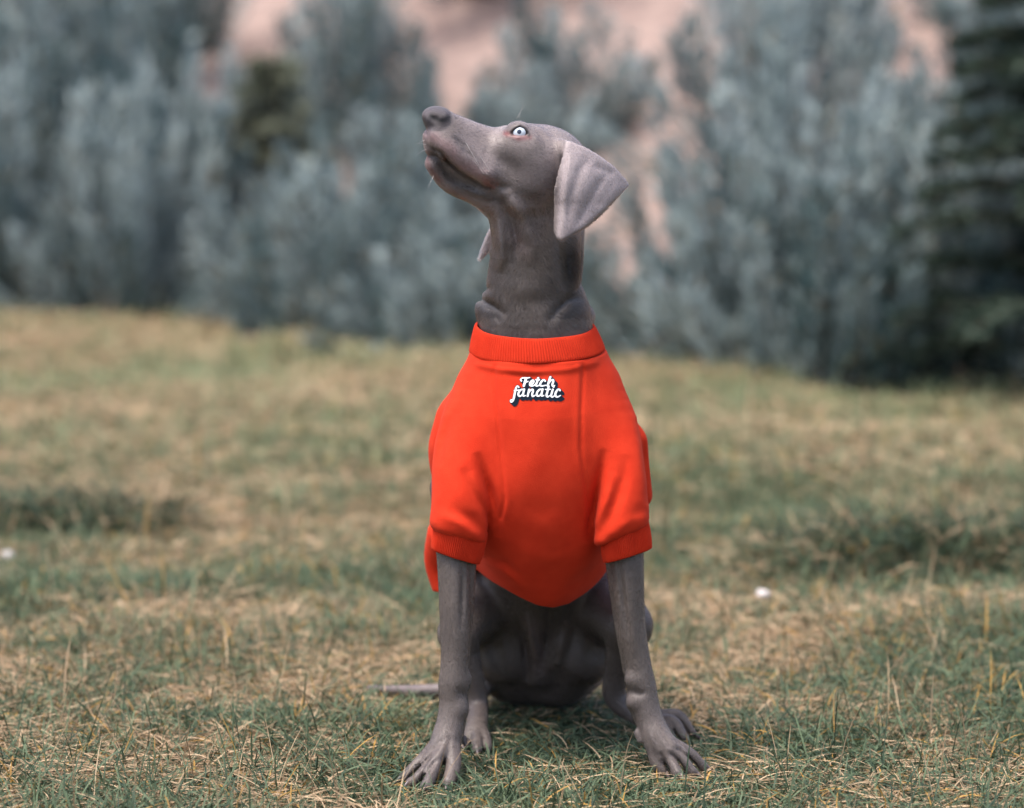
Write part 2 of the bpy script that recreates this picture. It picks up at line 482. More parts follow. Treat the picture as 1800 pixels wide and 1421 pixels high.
        edge = np.clip(((px - 1034) * .62 + (py - 397) * .78) / 14 + .75, 0, 1)             # rear lower rim turns back
        return y + .010 * edge ** 2
    F.sheet(EAR, ear, .0022, .006, -.06, .06)
    F.chain([(992, 258, .008, 12), (1000, 268, -.006, 11)], .012)
    F.sheet([(866, 392), (872, 430), (858, 446), (846, 459), (841, 457), (846, 438), (856, 412)], lambda px, py: .10 + (py - 400) / 60 * .01 + 0 * px, .0030, .003, .06, .14)
    # ---- forelegs
    F.chain([(803, 860, .05, 48), (798, 985, .018, 30), (800, 1090, .006, 27), (799, 1160, .0, 24), (798, 1200, -.002, 27), (797, 1235, -.004, 25), (793, 1270, -.010, 25.5), (785, 1300, -.018, 27), (776, 1326, -.028, 24)], .012)
    F.chain([(825, 980, .022, 13), (820, 1090, .016, 11), (814, 1180, .012, 10)], .004)
    F.emboss([(813, 985), (812, 1040), (811, 1110)], 4, -.0045, -.05, .05)
    F.chain([(816, 1193, .002, 11)], .010)
    F.chain([(808, 1247, -.012, 11)], .012)
    F.chain([(1085, 860, .06, 48), (1102, 985, .032, 30), (1108, 1090, .028, 26), (1120, 1160, .027, 23), (1127, 1205, .026, 26), (1131, 1235, .024, 27), (1142, 1268, .018, 25), (1156, 1300, .010, 27), (1174, 1322, .0, 24)], .012)
    F.chain([(1076, 980, .038, 13), (1090, 1090, .034, 11), (1105, 1180, .034, 10)], .004)
    F.emboss([(1088, 985), (1096, 1050), (1105, 1120)], 4, -.0045, -.05, .06)
    F.chain([(1113, 1235, .015, 11)], .010)
    F.chain([(1112, 1195, .018, 11)], .010)
    F.emboss([(783, 1000), (786, 1100), (790, 1180)], 6, -.0022, -.05, .05)
    F.emboss([(806, 1205), (812, 1222), (806, 1230)], 7, -.0030, -.05, .05)
    F.emboss([(1118, 1000), (1123, 1100), (1133, 1180)], 6, -.0016, -.05, .06)
    F.emboss([(1112, 1216), (1124, 1220), (1140, 1216)], 6, -.0028, -.05, .06)
    for m in TOES:
        B, K, T = (np.array(q) for q in m[:3])
        r = m[3]
        F.tube([B, K, T], r, .003)
    F.chain([(815, 1298, .0, 6), (818, 1309, -.004, 4.5)], .004)
    F.chain([(1121, 1288, .012, 6.5), (1125, 1301, .008, 5)], .004)
    for a in TENDONS:
        F.emboss(a, 4.5, .0022, -.1, .02)
    for a in ([(760, 1326), (735, 1352), (716, 1371)], [(770, 1332), (752, 1356), (737, 1378)], [(782, 1328), (778, 1355), (770, 1382)], [(1160, 1320), (1170, 1342), (1178, 1358)], [(1176, 1320), (1192, 1338), (1205, 1358)], [(1188, 1312), (1210, 1332), (1228, 1353)]):
        F.emboss(a, 3.2, -.0042, -.1, .03, .2)
    # ---- hind quarters
    for s in (0, 1):
        if s == 0:
            F.chain([(862, 1050, .36, 80), (806, 1112, .215, 38)], .02)
            F.chain([(808, 1120, .215, 34), (830, 1185, .215, 21), (840, 1240, .215, 19), (838, 1275, .175, 20), (836, 1292, .155, 22)], .012)
        else:
            F.chain([(1040, 1050, .36, 80), (1104, 1098, .21, 46)], .02)
            F.chain([(1102, 1110, .215, 40), (1085, 1180, .235, 24), (1082, 1225, .245, 22), (1120, 1258, .235, 18), (1165, 1268, .215, 17)], .012)
    F.chain([(885, 1150, .34, 62), (905, 1185, .38, 50)], .03)
    F.chain([(1010, 1165, .39, 66), (900, 1165, .39, 66)], .03)
    F.chain([(1020, 1150, .33, 62), (985, 1200, .36, 42)], .03)
    F.chain([(950, 1060, .30, 34), (950, 1130, .305, 22), (945, 1190, .32, 12)], .03)
    F.emboss([(912, 1080), (922, 1130), (930, 1200)], 9, -.0080, .1, .42)
    F.emboss([(966, 1050), (962, 1120), (948, 1190)], 9, -.0090, .1, .42)
    F.emboss([(926, 1075), (934, 1120), (942, 1165)], 7, .008, .1, .42)
    F.emboss([(1000, 1090), (986, 1140), (975, 1185)], 10, .007, .1, .42)
    F.emboss([(880, 1090), (868, 1140), (880, 1195)], 14, -.006, .1, .42)
    F.emboss([(1030, 1090), (1046, 1140), (1035, 1195)], 14, -.006, .1, .42)
    # tail
    tl = [(G(px, py, z), r) for px, py, z, r in ((850, 1212, .045, 17), (800, 1213, .030, 14), (740, 1214, .026, 11.5), (690, 1213, .022, 9), (650, 1210, .020, 6))]
    F.tube([a for a, r in tl], [r / PXM for a, r in tl], .01)
    return F

EYE_Y = .0095
def toe(B, K, T, r, z=.014, yb=None):
    """base, knuckle and tip of a toe in photo pixels; the tip rests on the ground"""
    t = G(T[0], T[1], z)
    return [W(B[0], B[1], yb), W(K[0], K[1], yb + (t[1] - yb) * .45), t, [q / PXM for q in r]]
TOES = [
    toe((772, 1304), (743, 1336), (710, 1366), (11, 10.5, 8), yb=-.018), toe((776, 1308), (752, 1343), (724, 1373), (12, 11.5, 9), yb=-.026),
    toe((784, 1314), (763, 1346), (749, 1381), (13, 13, 10), yb=-.032), toe((795, 1312), (796, 1345), (788, 1376), (13, 13, 10.5), yb=-.028),
    toe((1150, 1310), (1156, 1337), (1164, 1353), (13, 13, 10), yb=.004), toe((1164, 1314), (1180, 1337), (1192, 1359), (13, 12.5, 9.5), yb=.0),
    toe((1174, 1312), (1199, 1331), (1217, 1355), (12, 12, 9), yb=-.002), toe((1176, 1305), (1208, 1323), (1236, 1348), (11, 10.5, 8), yb=.004),
    toe((832, 1288), (822, 1296), (817, 1312), (12, 10, 8), yb=.155), toe((836, 1290), (838, 1299), (839, 1318), (12, 11, 9), yb=.150), toe((842, 1288), (853, 1296), (857, 1314), (12, 10, 8), yb=.152),
    toe((1160, 1262), (1192, 1257), (1217, 1288), (11, 10, 7), yb=.215), toe((1160, 1268), (1184, 1269), (1203, 1296), (11, 11, 8), yb=.205), toe((1150, 1272), (1168, 1280), (1182, 1298), (11, 11, 8), yb=.20),
]
for _t in TOES[:8]:
    _t[3] = [q * 1.12 for q in _t[3]]
TENDONS = [[(785, 1285), (765, 1305), (740, 1330)], [(790, 1285), (776, 1318), (762, 1342)], [(797, 1285), (795, 1330)],
           [(1140, 1275), (1152, 1320)], [(1148, 1275), (1172, 1315), (1190, 1332)], [(1152, 1270), (1185, 1308), (1210, 1325)]]
def sample(F, p):
    """field value at points p (nearest cell)"""
    i = np.clip(np.round((p - F.lo) / F.h).astype(int), 0, F.n - 1)
    return F.a[i[:, 0], i[:, 1], i[:, 2]]

def make_shirt():
    lo, hi, h = (-.17, -.10, .20), (.24, .50, .62), .0020
    T, S = Field(lo, hi, h), Field(lo, hi, h)
    T.chain([(943, 632, .088, 116), (945, 700, .095, 132)], .02)
    T.ell(W(947, 790, .105), (.122, .118, .165), .03)
    T.ell(W(956, 895, .190), (.100, .155, .138), .03)
    T.chain([(945, 760, .13, 140), (945, 880, .22, 150), (945, 960, .32, 140)], .03)
    T.chain([(785, 940, .22, 36), (772, 985, .24, 27), (778, 1040, .24, 20)], .02)
    T.chain([(1114, 780, .12, 24), (1122, 870, .13, 23)], .04)
    T.chain([(792, 735, .11, 24), (784, 790, .12, 26), (788, 850, .13, 24)], .04)
    S.chain([(850, 690, .075, 48), (824, 750, .056, 54), (812, 830, .034, 54), (808, 900, .016, 53), (806, 965, .012, 53)], .01)
    S.chain([(1050, 690, .075, 44), (1072, 750, .060, 52), (1086, 830, .040, 54), (1092, 900, .026, 51), (1094, 965, .024, 51)], .01)
    # sleeve ends: slanted, overhanging the cuffs
    for (xa, ya), (xb, yb), yy, x0, x1 in (((757, 930), (868, 963), .02, 700, 905), ((1042, 963), (1142, 927), .03, 1000, 1200)):
        a, b = W(xa, ya, yy), W(xb, yb, yy)
        n = np.array((-(b - a)[2], 0, (b - a)[0])); n = n / np.linalg.norm(n)     # points up
        s, X, Y, Z = S.sl((W(x0, 900, yy)[0], lo[1], lo[2]), (W(x1, 900, yy)[0], hi[1], a[2] + .08))
        pl = (X - a[0]) * n[0] + (Z - a[2]) * n[2] + .12 * (Y - yy)
        S.cut(s, np.broadcast_to(pl, S.a[s].shape).astype(np.float32), .014)
    k = np.interp(T.ax[2], [W(900, 930, 0)[2], W(900, 800, 0)[2]], [.005, .02])[None, None, :].astype(np.float32)
    d = np.maximum(k - np.abs(T.a - S.a), 0) / k
    T.a = np.minimum(T.a, S.a) - d * d * k * .25
    # raglan seams, tucks under the neckband, drag folds
    E = T.emboss
    for pl in ([(868, 640), (871, 700), (877, 760), (884, 830), (887, 880), (880, 915)], [(1025, 638), (1022, 720), (1021, 790), (1030, 860), (1036, 905), (1032, 935)]):
        E(pl, 3.4, -.0020, -.1, .12, 0.02)
        E([(x + (7 if pl[0][0] < 940 else -7), y) for x, y in pl], 6, .0009, -.1, .12, .02)
    E([(832, 640), (880, 650), (940, 654), (1000, 650), (1055, 636)], 5, .0018, -.1, .2, .05)
    E([(880, 657), (925, 664), (965, 662)], 5, -.0014, -.1, .12)
    E([(876, 945), (876, 910), (864, 870), (848, 825), (838, 795)], 8, -.0080, -.1, .1)
    E([(868, 925), (848, 888), (822, 842), (812, 822)], 9, -0.0057, -.1, .1)
    E([(858, 905), (836, 858), (826, 830)], 8, 0.0041, -.1, .1)
    E([(860, 950), (830, 915), (790, 890)], 11, -0.0038, -.1, .1)
    E([(845, 945), (800, 915), (765, 905)], 10, 0.0041, -.1, .1)
    E([(768, 820), (785, 760), (800, 720)], 9, -0.0041, -.1, .12)
    E([(1036, 955), (1038, 920), (1046, 880), (1058, 820), (1062, 790)], 8, -0.0078, -.1, .1)
    E([(1052, 950), (1078, 900), (1096, 840), (1100, 800)], 10, -0.0057, -.1, .1)
    E([(1044, 930), (1066, 880), (1078, 830)], 8, 0.0041, -.1, .1)
    E([(1065, 955), (1100, 930), (1135, 890)], 11, -0.0038, -.1, .1)
    E([(1075, 945), (1110, 915), (1138, 905)], 9, 0.0038, -.1, .1)
    E([(1118, 735), (1130, 780), (1140, 850), (1138, 890)], 6, -0.0054, -.1, .12)
    E([(845, 985), (885, 1005), (920, 1034)], 6, .0024, -.1, .12)
    E([(850, 975), (890, 990), (930, 1025)], 7, -.0022, -.1, .12)
    E([(1058, 985), (1030, 1010), (990, 1040)], 9, -.0020, -.1, .12)
    E([(880, 940), (930, 975), (980, 985), (1035, 955)], 16, .0024, -.1, .12)
    E([(900, 880), (950, 900), (1010, 890)], 18, -.0014, -.1, .12)
    E([(872, 690), (900, 740), (905, 800)], 14, .0012, -.1, .12)
    # gentle uneven lie of the cloth
    s, X, Y, Z = T.sl(lo, hi)
    T.a += (.0011 * np.sin(31 * X + 47 * Z + 9 * Y) + .0008 * np.sin(83 * X - 38 * Z + 21 * Y) + .0006 * np.sin(61 * Z + 40 * X + 3)).astype(np.float32)
    # hollow and open at hem and neck
    inner = T.a + .0075
    T.a = np.maximum(T.a, -inner)
    hem = [(700, 1046), (790, 1046), (838, 1004), (885, 1024), (915, 1040), (945, 1054), (972, 1059), (1000, 1054), (1030, 1038), (1060, 1017), (1100, 1000), (1200, 1000)]
    hw = np.array([W(x, y + 5, .10) for x, y in hem])
    hz = np.interp(T.ax[0], hw[:, 0], hw[:, 2])[:, None, None] - .10 * np.clip(T.ax[1] - .06, 0, 1)[None, :, None]
    T.a = np.maximum(T.a, (hz - T.ax[2][None, None, :]).astype(np.float32))
    nz = W(943, 640, .0)[2] + .07 * (T.ax[1] - 0.0)[None, :, None] + 0 * T.ax[0][:, None, None]
    T.a = np.maximum(T.a, (T.ax[2][None, None, :] - nz).astype(np.float32))
    T.solid = inner
    return T

def band(name, c0, c1, u0, u1, v0, v1, ribs, mat, parent, thick=.0032, bulge=.002, rib=.0007, per=6):
    """a ribbed knit band between an upper and a lower ring; u and v are the rings' half axes"""
    n = ribs * per
    th = np.arange(n) / n * 2 * np.pi
    prof = [(t, o) for t, o in ((0.06, -thick), (0.0, -thick * .5), (0.03, -.0006), (0.12, .0), (.3, bulge * .8), (.5, bulge), (.7, bulge * .8), (.88, .0), (.97, -.0006), (1.0, -thick * .5), (.94, -thick))]
    rings = []
    rr = rib * np.cos(ribs * th)
    wob = .0012 * np.sin(3 * th + 1) + .0008 * np.sin(7 * th)
    for t, o in prof:
        c = c0 + (c1 - c0) * t
        u, v = u0 + (u1 - u0) * t, v0 + (v1 - v0) * t
        off = o + wob + (rr if o > -.001 else 0)
        p = c + np.cos(th)[:, None] * u * (1 + off / np.linalg.norm(u))[:, None] + np.sin(th)[:, None] * v * (1 + off / np.linalg.norm(v))[:, None]
        rings.append(p)
    V = np.concatenate(rings)
    q = []
    i = np.arange(n)
    for r in range(len(prof) - 1):
        q.append(np.stack([r * n + i, r * n + (i + 1) % n, (r + 1) * n + (i + 1) % n, (r + 1) * n + i], 1))
    return link(name, mesh_from(name, V, quads=np.concatenate(q)), mat, parent)

# ---- lettering of the chest print: pen strokes in the print's own millimetre-like units, (x, y, pen width)
def stroke(pts, n=10):
    """Catmull-Rom through the pen points"""
    P = np.array([pts[0]] + list(pts) + [pts[-1]], float)
    out = []
    for i in range(1, len(P) - 2):
        t = np.linspace(0, 1, n, endpoint=False)[:, None]
        a, b, c, d = P[i - 1], P[i], P[i + 1], P[i + 2]
        out.append(.5 * ((2 * b) + (-a + c) * t + (2 * a - 5 * b + 4 * c - d) * t ** 2 + (-a + 3 * b - 3 * c + d) * t ** 3))
    out.append(P[-1:])
    return np.concatenate(out)

def print_strokes():
    # traced in the frame of a 1800 x 953 view of the print
    S = []
    def s(w, *p):
        S.append(stroke([(x, y, (w if len(r) == 0 else r[0]) * .84) for x, y, *r in p]))
    # Fetch
    s(38, (600, 320, 34), (585, 300, 26), (610, 272, 26), (660, 262), (700, 264), (755, 256, 28))
    s(52, (688, 270), (668, 340), (645, 410))
    s(30, (655, 335), (690, 338), (722, 332, 24))
    s(34, (758, 385, 26), (800, 375), (828, 345), (825, 315), (795, 320, 42), (762, 360, 46), (765, 400, 44), (810, 412, 32), (850, 390, 24))
    s(46, (912, 265), (890, 340), (868, 395), (890, 412, 36), (930, 400, 24))
    s(26, (868, 300), (935, 302))
    s(40, (1040, 325, 36), (1030, 305, 28), (995, 310, 40), (955, 360, 46), (950, 400, 44), (990, 413, 32), (1050, 400, 24))
    s(46, (1135, 245), (1108, 330), (1085, 410))
    s(40, (1105, 370, 26), (1140, 320, 30), (1180, 300, 40), (1190, 330, 44), (1172, 385, 44), (1180, 415, 38), (1215, 405, 22))
    # fanatic
    s(40, (555, 440, 28), (545, 420, 28), (520, 420, 34), (500, 460, 42), (480, 550, 46), (460, 640, 46), (435, 700, 36), (405, 710, 28), (400, 680, 24), (425, 665, 20))
    s(24, (470, 498), (560, 488))
    def letter_a(x):
        s(40, (x + 85, 480, 34), (x + 50, 480, 36), (x + 5, 530, 44), (x, 585, 44), (x + 35, 600, 34), (x + 75, 560, 26), (x + 98, 485, 30))
        s(44, (x + 105, 475), (x + 88, 550), (x + 90, 595, 40), (x + 130, 590, 22))
    letter_a(548)
    s(44, (742, 480), (730, 540), (716, 600))
    s(38, (728, 560, 26), (765, 500, 30), (805, 478, 40), (815, 510, 44), (800, 570, 44), (815, 605, 38), (855, 585, 22))
    letter_a(888)
    s(44, (1105, 420), (1082, 520), (1065, 585), (1085, 615, 36), (1120, 595, 22))
    s(26, (1045, 478), (1135, 476))
    s(44, (1180, 480), (1160, 550), (1150, 595), (1172, 618, 36), (1210, 595, 22))
    s(44, (1192, 425, 38), (1196, 432, 38))
    s(42, (1312, 498, 38), (1300, 476, 30), (1265, 488, 42), (1230, 550, 48), (1232, 600, 46), (1270, 616, 34), (1320, 590, 22))
    return S

def outline_mesh(name, dist, x0, x1, y0, y1, step, lift, bvh, mat, parent):
    """fill dist < 0 on a fine lattice, edge points pulled on to the outline, laid on the cloth"""
    nx, ny = int((x1 - x0) / step) + 1, int((y1 - y0) / step) + 1
    gx, gy = np.meshgrid(x0 + step * np.arange(nx), y0 + step * np.arange(ny), indexing='ij')
    d = dist(gx, gy)
    cell = (np.minimum(np.minimum(d[:-1, :-1], d[1:, :-1]), np.minimum(d[1:, 1:], d[:-1, 1:])) < 0)
    e = step * .25
    dx = (dist(gx + e, gy) - dist(gx - e, gy)) / (2 * e); dy = (dist(gx, gy + e) - dist(gx, gy - e)) / (2 * e)
    out = np.clip(d, 0, step * 1.6)
    gx, gy = gx - dx * out, gy - dy * out
    idx = -np.ones((nx, ny), int)
    ci, cj = np.nonzero(cell)
    used = np.zeros((nx, ny), bool)
    for a, b in ((0, 0), (1, 0), (1, 1), (0, 1)):
        used[ci + a, cj + b] = True
    idx[used] = np.arange(used.sum())
    V = []
    for u, v in zip(gx[used], gy[used]):
        px, py = 860 + u * 170 / 1800, 640 + v * 90 / 953
        p0, p1 = W(px, py, -.3), W(px, py, .3)
        hit = bvh.ray_cast(Vector(p0), Vector(p1 - p0).normalized())
        V.append(np.array(hit[0]) + np.array(hit[1]) * lift if hit[0] is not None else W(px, py, .0))
    q = np.stack([idx[ci, cj], idx[ci, cj + 1], idx[ci + 1, cj + 1], idx[ci + 1, cj]], 1)
    return link(name, mesh_from(name, np.array(V), quads=q), mat, parent)

def ear_edge(px, py):
    """photo-pixel distance inside the outline of the near ear"""
    d, P = np.full(np.shape(px), 1e9), np.array(EAR, float)
    c = P.mean(0)
    for a, b in zip(P, np.roll(P, -1, 0)):
        n = np.array((b[1] - a[1], -(b[0] - a[0]))); n = n / np.hypot(*n)
        if (c - a) @ n < 0:
            n = -n
        d = np.minimum(d, (px - a[0]) * n[0] + (py - a[1]) * n[1])
    return d

def build_dog():
    F = make_body()
    v, q = F.mesh()
    v = relax(v, q, 2)
    T = make_shirt()
    me = mesh_from('dog', v, quads=q)
    nrm = np.empty(len(v) * 3, dtype=np.float32)
    me.vertices.foreach_get('normal', nrm)
    nrm = nrm.reshape(-1, 3)

    # ---- coat colours (the animal's own pigment, with some shade and sheen painted in)
    def coat(p):
        px, py = to_px(p[:, 0], p[:, 1], p[:, 2])
        c = np.tile(np.array((.150, .121, .107)), (len(p), 1))
        def mixin(col, w):
            nonlocal c
            w = np.clip(w, 0, 1)[:, None]
            c = c * (1 - w) + np.array(col) * w
        def blob(x, y, rx, ry):
            return np.clip(1.6 - np.sqrt(((px - x) / rx) ** 2 + ((py - y) / ry) ** 2) * 1.3, 0, 1)
        def line(pl, w):
            P = np.array(pl, float); d2 = np.full(len(p), 1e9)
            for a, b in zip(P, P[1:]):
                ab = b - a
                t = np.clip(((px - a[0]) * ab[0] + (py - a[1]) * ab[1]) / (ab @ ab), 0, 1)
                d2 = np.minimum(d2, (px - a[0] - t * ab[0]) ** 2 + (py - a[1] - t * ab[1]) ** 2)
            return np.exp(-d2 / w ** 2)
        n1 = vnoise(p, 38, 1); n2 = vnoise(p, 130, 2)
        head = (py < 560) & (p[:, 1] < .3)
        mixin((.400, .325, .322), (root_h := np.clip((470 - py) / 120, 0, 1) * head) * .55)
        mixin((.090, .072, .066), (n1 - .42) * 1.1)
        earm = np.clip((ear_edge(px, py) + 3) / 6, 0, 1) * (p[:, 1] < .012 + .03 * np.clip((px - 1040) / 60, 0, 1)) * (p[:, 1] < .045)
        mixin((.50, .415, .415), earm * .85)
        mixin((.50, .415, .415), ((px < 873) & (py > 392) & (py < 462) & (p[:, 1] > .085)) * .85)
        # pink of lips and muzzle, lids
        pk = line([(752, 236), (768, 248), (790, 262), (806, 285), (838, 303), (862, 318)], 11) * head
        mixin((.330, .190, .190), pk * (.35 + .5 * n2))
        mixin((.250, .120, .120), line([(750, 270), (754, 295), (770, 315)], 7) * head * .7)
        mixin((.26, .11, .11), line([(853, 323), (864, 329)], 5) * head * .7)
        mixin((.300, .140, .140), line([(888, 235), (898, 237), (912, 244), (930, 241)], 4.5) * head * .85)
        mixin((.24, .07, .07), line([(891, 236), (900, 236)], 3.5) * head * .8)
        mixin((.02, .017, .018), line([(900, 236), (905, 227), (914, 222), (924, 227), (929, 238)], 3.6) * head * .97)
        mixin((.08, .07, .072), line([(897, 212), (908, 206)], 5) * head * .5)
        mixin((.095, .078, .074), line([(885, 268), (912, 284), (948, 262)], 14) * head * .55)  # cheek sheen pattern painted in as a darker patch under the eye
        mixin((.100, .082, .078), line([(870, 322), (905, 332), (950, 345)], 13) * head * .45)  # shade under the jaw, painted into the coat
        for dx, dy in ((0, 0), (8, 10), (15, 20)):
            mixin((.080, .066, .064), line([(795 + dx, 240 + dy), (812 + dx, 252 + dy), (826 + dx, 259 + dy)], 3) * head * .55)  # crease shade of the whisker furrows painted as dark lines
        mixin((.115, .092, .086), ((py > 990) & (py < 1260) & (p[:, 1] > .12)) * .75)  # belly and hindquarters darkened in colour to stand in for shade
        # nose leather
        nose = ((px - 767) / 28) ** 2 + ((py - 209) / 22) ** 2
        nose = np.clip((1.12 - nose) * 6, 0, 1) * (py < 236) * (px < 792)
        mixin((.095, .076, .082), nose * .95)
        mixin((.075, .068, .085), line([(748, 214), (750, 232)], 9) * head * .7)
        mixin((.012, .010, .012), line([(758, 203), (764, 209), (774, 213), (784, 212), (789, 207)], 3.4) * head * .9)
        mixin((.02, .018, .02), line([(742, 211), (746, 208)], 4) * head * .8)
        mixin((.040, .030, .030), line([(760, 260), (776, 270), (790, 288), (810, 306), (829, 317), (848, 329), (861, 331)], 4) * head * .75)
        # dark fur at the neck base, deepened by painted shade, warm throat
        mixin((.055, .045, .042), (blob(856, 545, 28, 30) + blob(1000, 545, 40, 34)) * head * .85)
        mixin((.012, .010, .010), blob(1006, 466, 20, 55) * head * (px > 976) * .97)  # shade of the ear on the nape, painted near black
        mixin((.060, .050, .047), line([(762, 278), (778, 302), (806, 324), (850, 344), (880, 352)], 13) * head * .8)  # shade on the lower jaw, painted in as dark lip colour
        mixin((.230, .165, .150), line([(905, 415), (920, 440)], 14) * head * .5)
        # paws: nails of the coat lighter on knuckles, pads dark
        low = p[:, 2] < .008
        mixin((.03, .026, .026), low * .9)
        mixin((.185, .150, .140), np.clip((py - 1180) / 120, 0, 1) * (p[:, 1] < .08) * (py < 1420) * .5)
        mixin((.24, .19, .19), ((py > 1195) & (px < 775) & (p[:, 1] > .3)) * .7)
        mixin((.20, .15, .145), line([(935, 1100), (945, 1170)], 18) * (p[:, 1] > .15) * .6)
        return c
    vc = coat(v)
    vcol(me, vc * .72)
    m_coat = attr_mat('short_coat', rough=.48, spec=.4, noise=.10, nscale=220, bump=.2, bscale=520, sheen=.08)
    m_nose = attr_mat('nose_leather', rough=.30, spec=.5, noise=.12, nscale=500, bump=.9, bscale=900)
    dog = link('dog', me, [m_coat, m_nose])
    fc = v[q].mean(1)
    fx, fy = to_px(fc[:, 0], fc[:, 1], fc[:, 2])
    me.polygons.foreach_set('material_index', ((((fx - 767) / 28) ** 2 + ((fy - 209) / 22) ** 2 < 1.05) & (fy < 236) & (fx < 793) & (fc[:, 2] > .5)).astype(np.int32))
    tag(dog, 'grey sleek-coated dog sitting on the grass, nose raised, wearing an orange sweatshirt', 'dog')

    # ---- sweatshirt
    m_cloth, nt, b = new_mat('orange_jersey')
    tc = N(nt, 'ShaderNodeTexCoord')
    nz = N(nt, 'ShaderNodeTexNoise'); nz.inputs['Scale'].default_value = 55; nz.inputs['Detail'].default_value = 5
    nt.links.new(tc.outputs['Object'], nz.inputs['Vector'])
    cr = N(nt, 'ShaderNodeValToRGB')
    cr.color_ramp.elements[0].position, cr.color_ramp.elements[1].position = .3, .7
    cr.color_ramp.elements[0].color = (.54, .028, .008, 1); cr.color_ramp.elements[1].color = (.60, .036, .011, 1)
    nt.links.new(nz.outputs['Fac'], cr.inputs['Fac']); nt.links.new(cr.outputs[0], b.inputs['Base Color'])
    b.inputs['Roughness'].default_value = .85; b.inputs['Specular IOR Level'].default_value = .15
    b.inputs['Sheen Weight'].default_value = .05; b.inputs['Sheen Roughness'].default_value = .5
    b.inputs['Sheen Tint'].default_value = (1, .45, .3, 1)
    n2 = N(nt, 'ShaderNodeTexNoise'); n2.inputs['Scale'].default_value = 900; n2.inputs['Detail'].default_value = 2
    nt.links.new(tc.outputs['Object'], n2.inputs['Vector'])
    bm = N(nt, 'ShaderNodeBump'); bm.inputs['Strength'].default_value = .5; bm.inputs['Distance'].default_value = .001
    nt.links.new(n2.outputs['Fac'], bm.inputs['Height']); nt.links.new(bm.outputs[0], b.inputs['Normal'])
    sv, sq = T.mesh()
    sv = relax(sv, sq, 2)
    sme = mesh_from('sweatshirt', sv, quads=sq)
    shirt = link('sweatshirt', sme, m_cloth, dog)
    tag(shirt, 'orange-red short-sleeved sweatshirt with a white and navy chest print')
    bvh = BVHTree.FromPolygons([tuple(x) for x in sv], [tuple(x) for x in sq])
    # neckband and cuffs
    X = lambda p: np.array((p, 0, 0.0))
    nb0, nb1 = W(939, 573, .088), W(943, 618, .090)
    band('neckband', nb0, nb1, np.array((.0770, 0, -.001)), np.array((.0880, 0, .002)), np.array((0, .076, .0085)), np.array((0, .086, .006)), 150, m_cloth, shirt, bulge=.0004)
    for (a0, a1), (b0, b1), yy in ((((766, 905), (856, 935)), ((757, 966), (841, 993)), .018), (((1056, 935), (1134, 903)), ((1060, 991), (1145, 965)), .031)):
        p0, p1, r0, r1 = W(*a0, yy), W(*a1, yy), W(*b0, yy), W(*b1, yy)
        u0, u1 = (p1 - p0) * .5, (r1 - r0) * .5
        band('cuff', (p0 + p1) * .5, (r0 + r1) * .5, u0, u1, np.array((0, .032, -.002)), np.array((0, .028, -.003)), 84, m_cloth, shirt, bulge=.0012)
    # chest print
    ST_ = print_strokes()
    def d_strokes(gx, gy, grow=0.0, shift=((0, 0),)):
        d = np.full(gx.shape, 1e9)
        for st in ST_:
            for (x0, y0, w0), (x1, y1, w1) in zip(st, st[1:]):
                ax, ay = x1 - x0, y1 - y0
                L = ax * ax + ay * ay + 1e-9
                for sx, sy in shift:
                    t = np.clip(((gx - sx - x0) * ax + (gy - sy - y0) * ay) / L, 0, 1)
                    dd = np.hypot(gx - sx - x0 - t * ax, gy - sy - y0 - t * ay) - (w0 + t * (w1 - w0)) * .5 - grow
                    d = np.minimum(d, dd)
        return d
    m_white, _, bw = new_mat('print_white'); bw.inputs['Base Color'].default_value = (.80, .80, .82, 1); bw.inputs['Roughness'].default_value = .6
    m_navy, _, bn = new_mat('print_navy'); bn.inputs['Base Color'].default_value = (.009, .016, .028, 1); bn.inputs['Roughness'].default_value = .8; bn.inputs['Specular IOR Level'].default_value = .1
    outline_mesh('print_backing', lambda x, y: d_strokes(x, y, 9, [(k * 12, k * 12) for k in range(6)]), 350, 1430, 190, 810, 7.5, .0006, bvh, m_navy, shirt)
    outline_mesh('print_lettering', lambda x, y: d_strokes(x, y, 0), 360, 1380, 210, 760, 5.0, .0012, bvh, m_white, shirt)

    # ---- eyes
    m_scl, _, b1 = new_mat('eye_white'); b1.inputs['Base Color'].default_value = (.55, .42, .42, 1); b1.inputs['Roughness'].default_value = .15
    m_iris, nt, b2 = new_mat('pale_iris')
    nzi = N(nt, 'ShaderNodeTexNoise'); nzi.inputs['Scale'].default_value = 400
    cri = N(nt, 'ShaderNodeValToRGB'); cri.color_ramp.elements[0].color = (.46, .52, .60, 1); cri.color_ramp.elements[1].color = (.76, .80, .85, 1)
    nt.links.new(nzi.outputs['Fac'], cri.inputs['Fac']); nt.links.new(cri.outputs[0], b2.inputs['Base Color']); b2.inputs['Roughness'].default_value = .12
    m_pup, _, b3 = new_mat('pupil'); b3.inputs['Base Color'].default_value = (.03, .04, .075, 1); b3.inputs['Roughness'].default_value = .08
    m_limb, _, b4 = new_mat('iris_rim'); b4.inputs['Base Color'].default_value = (.03, .03, .04, 1); b4.inputs['Roughness'].default_value = .1
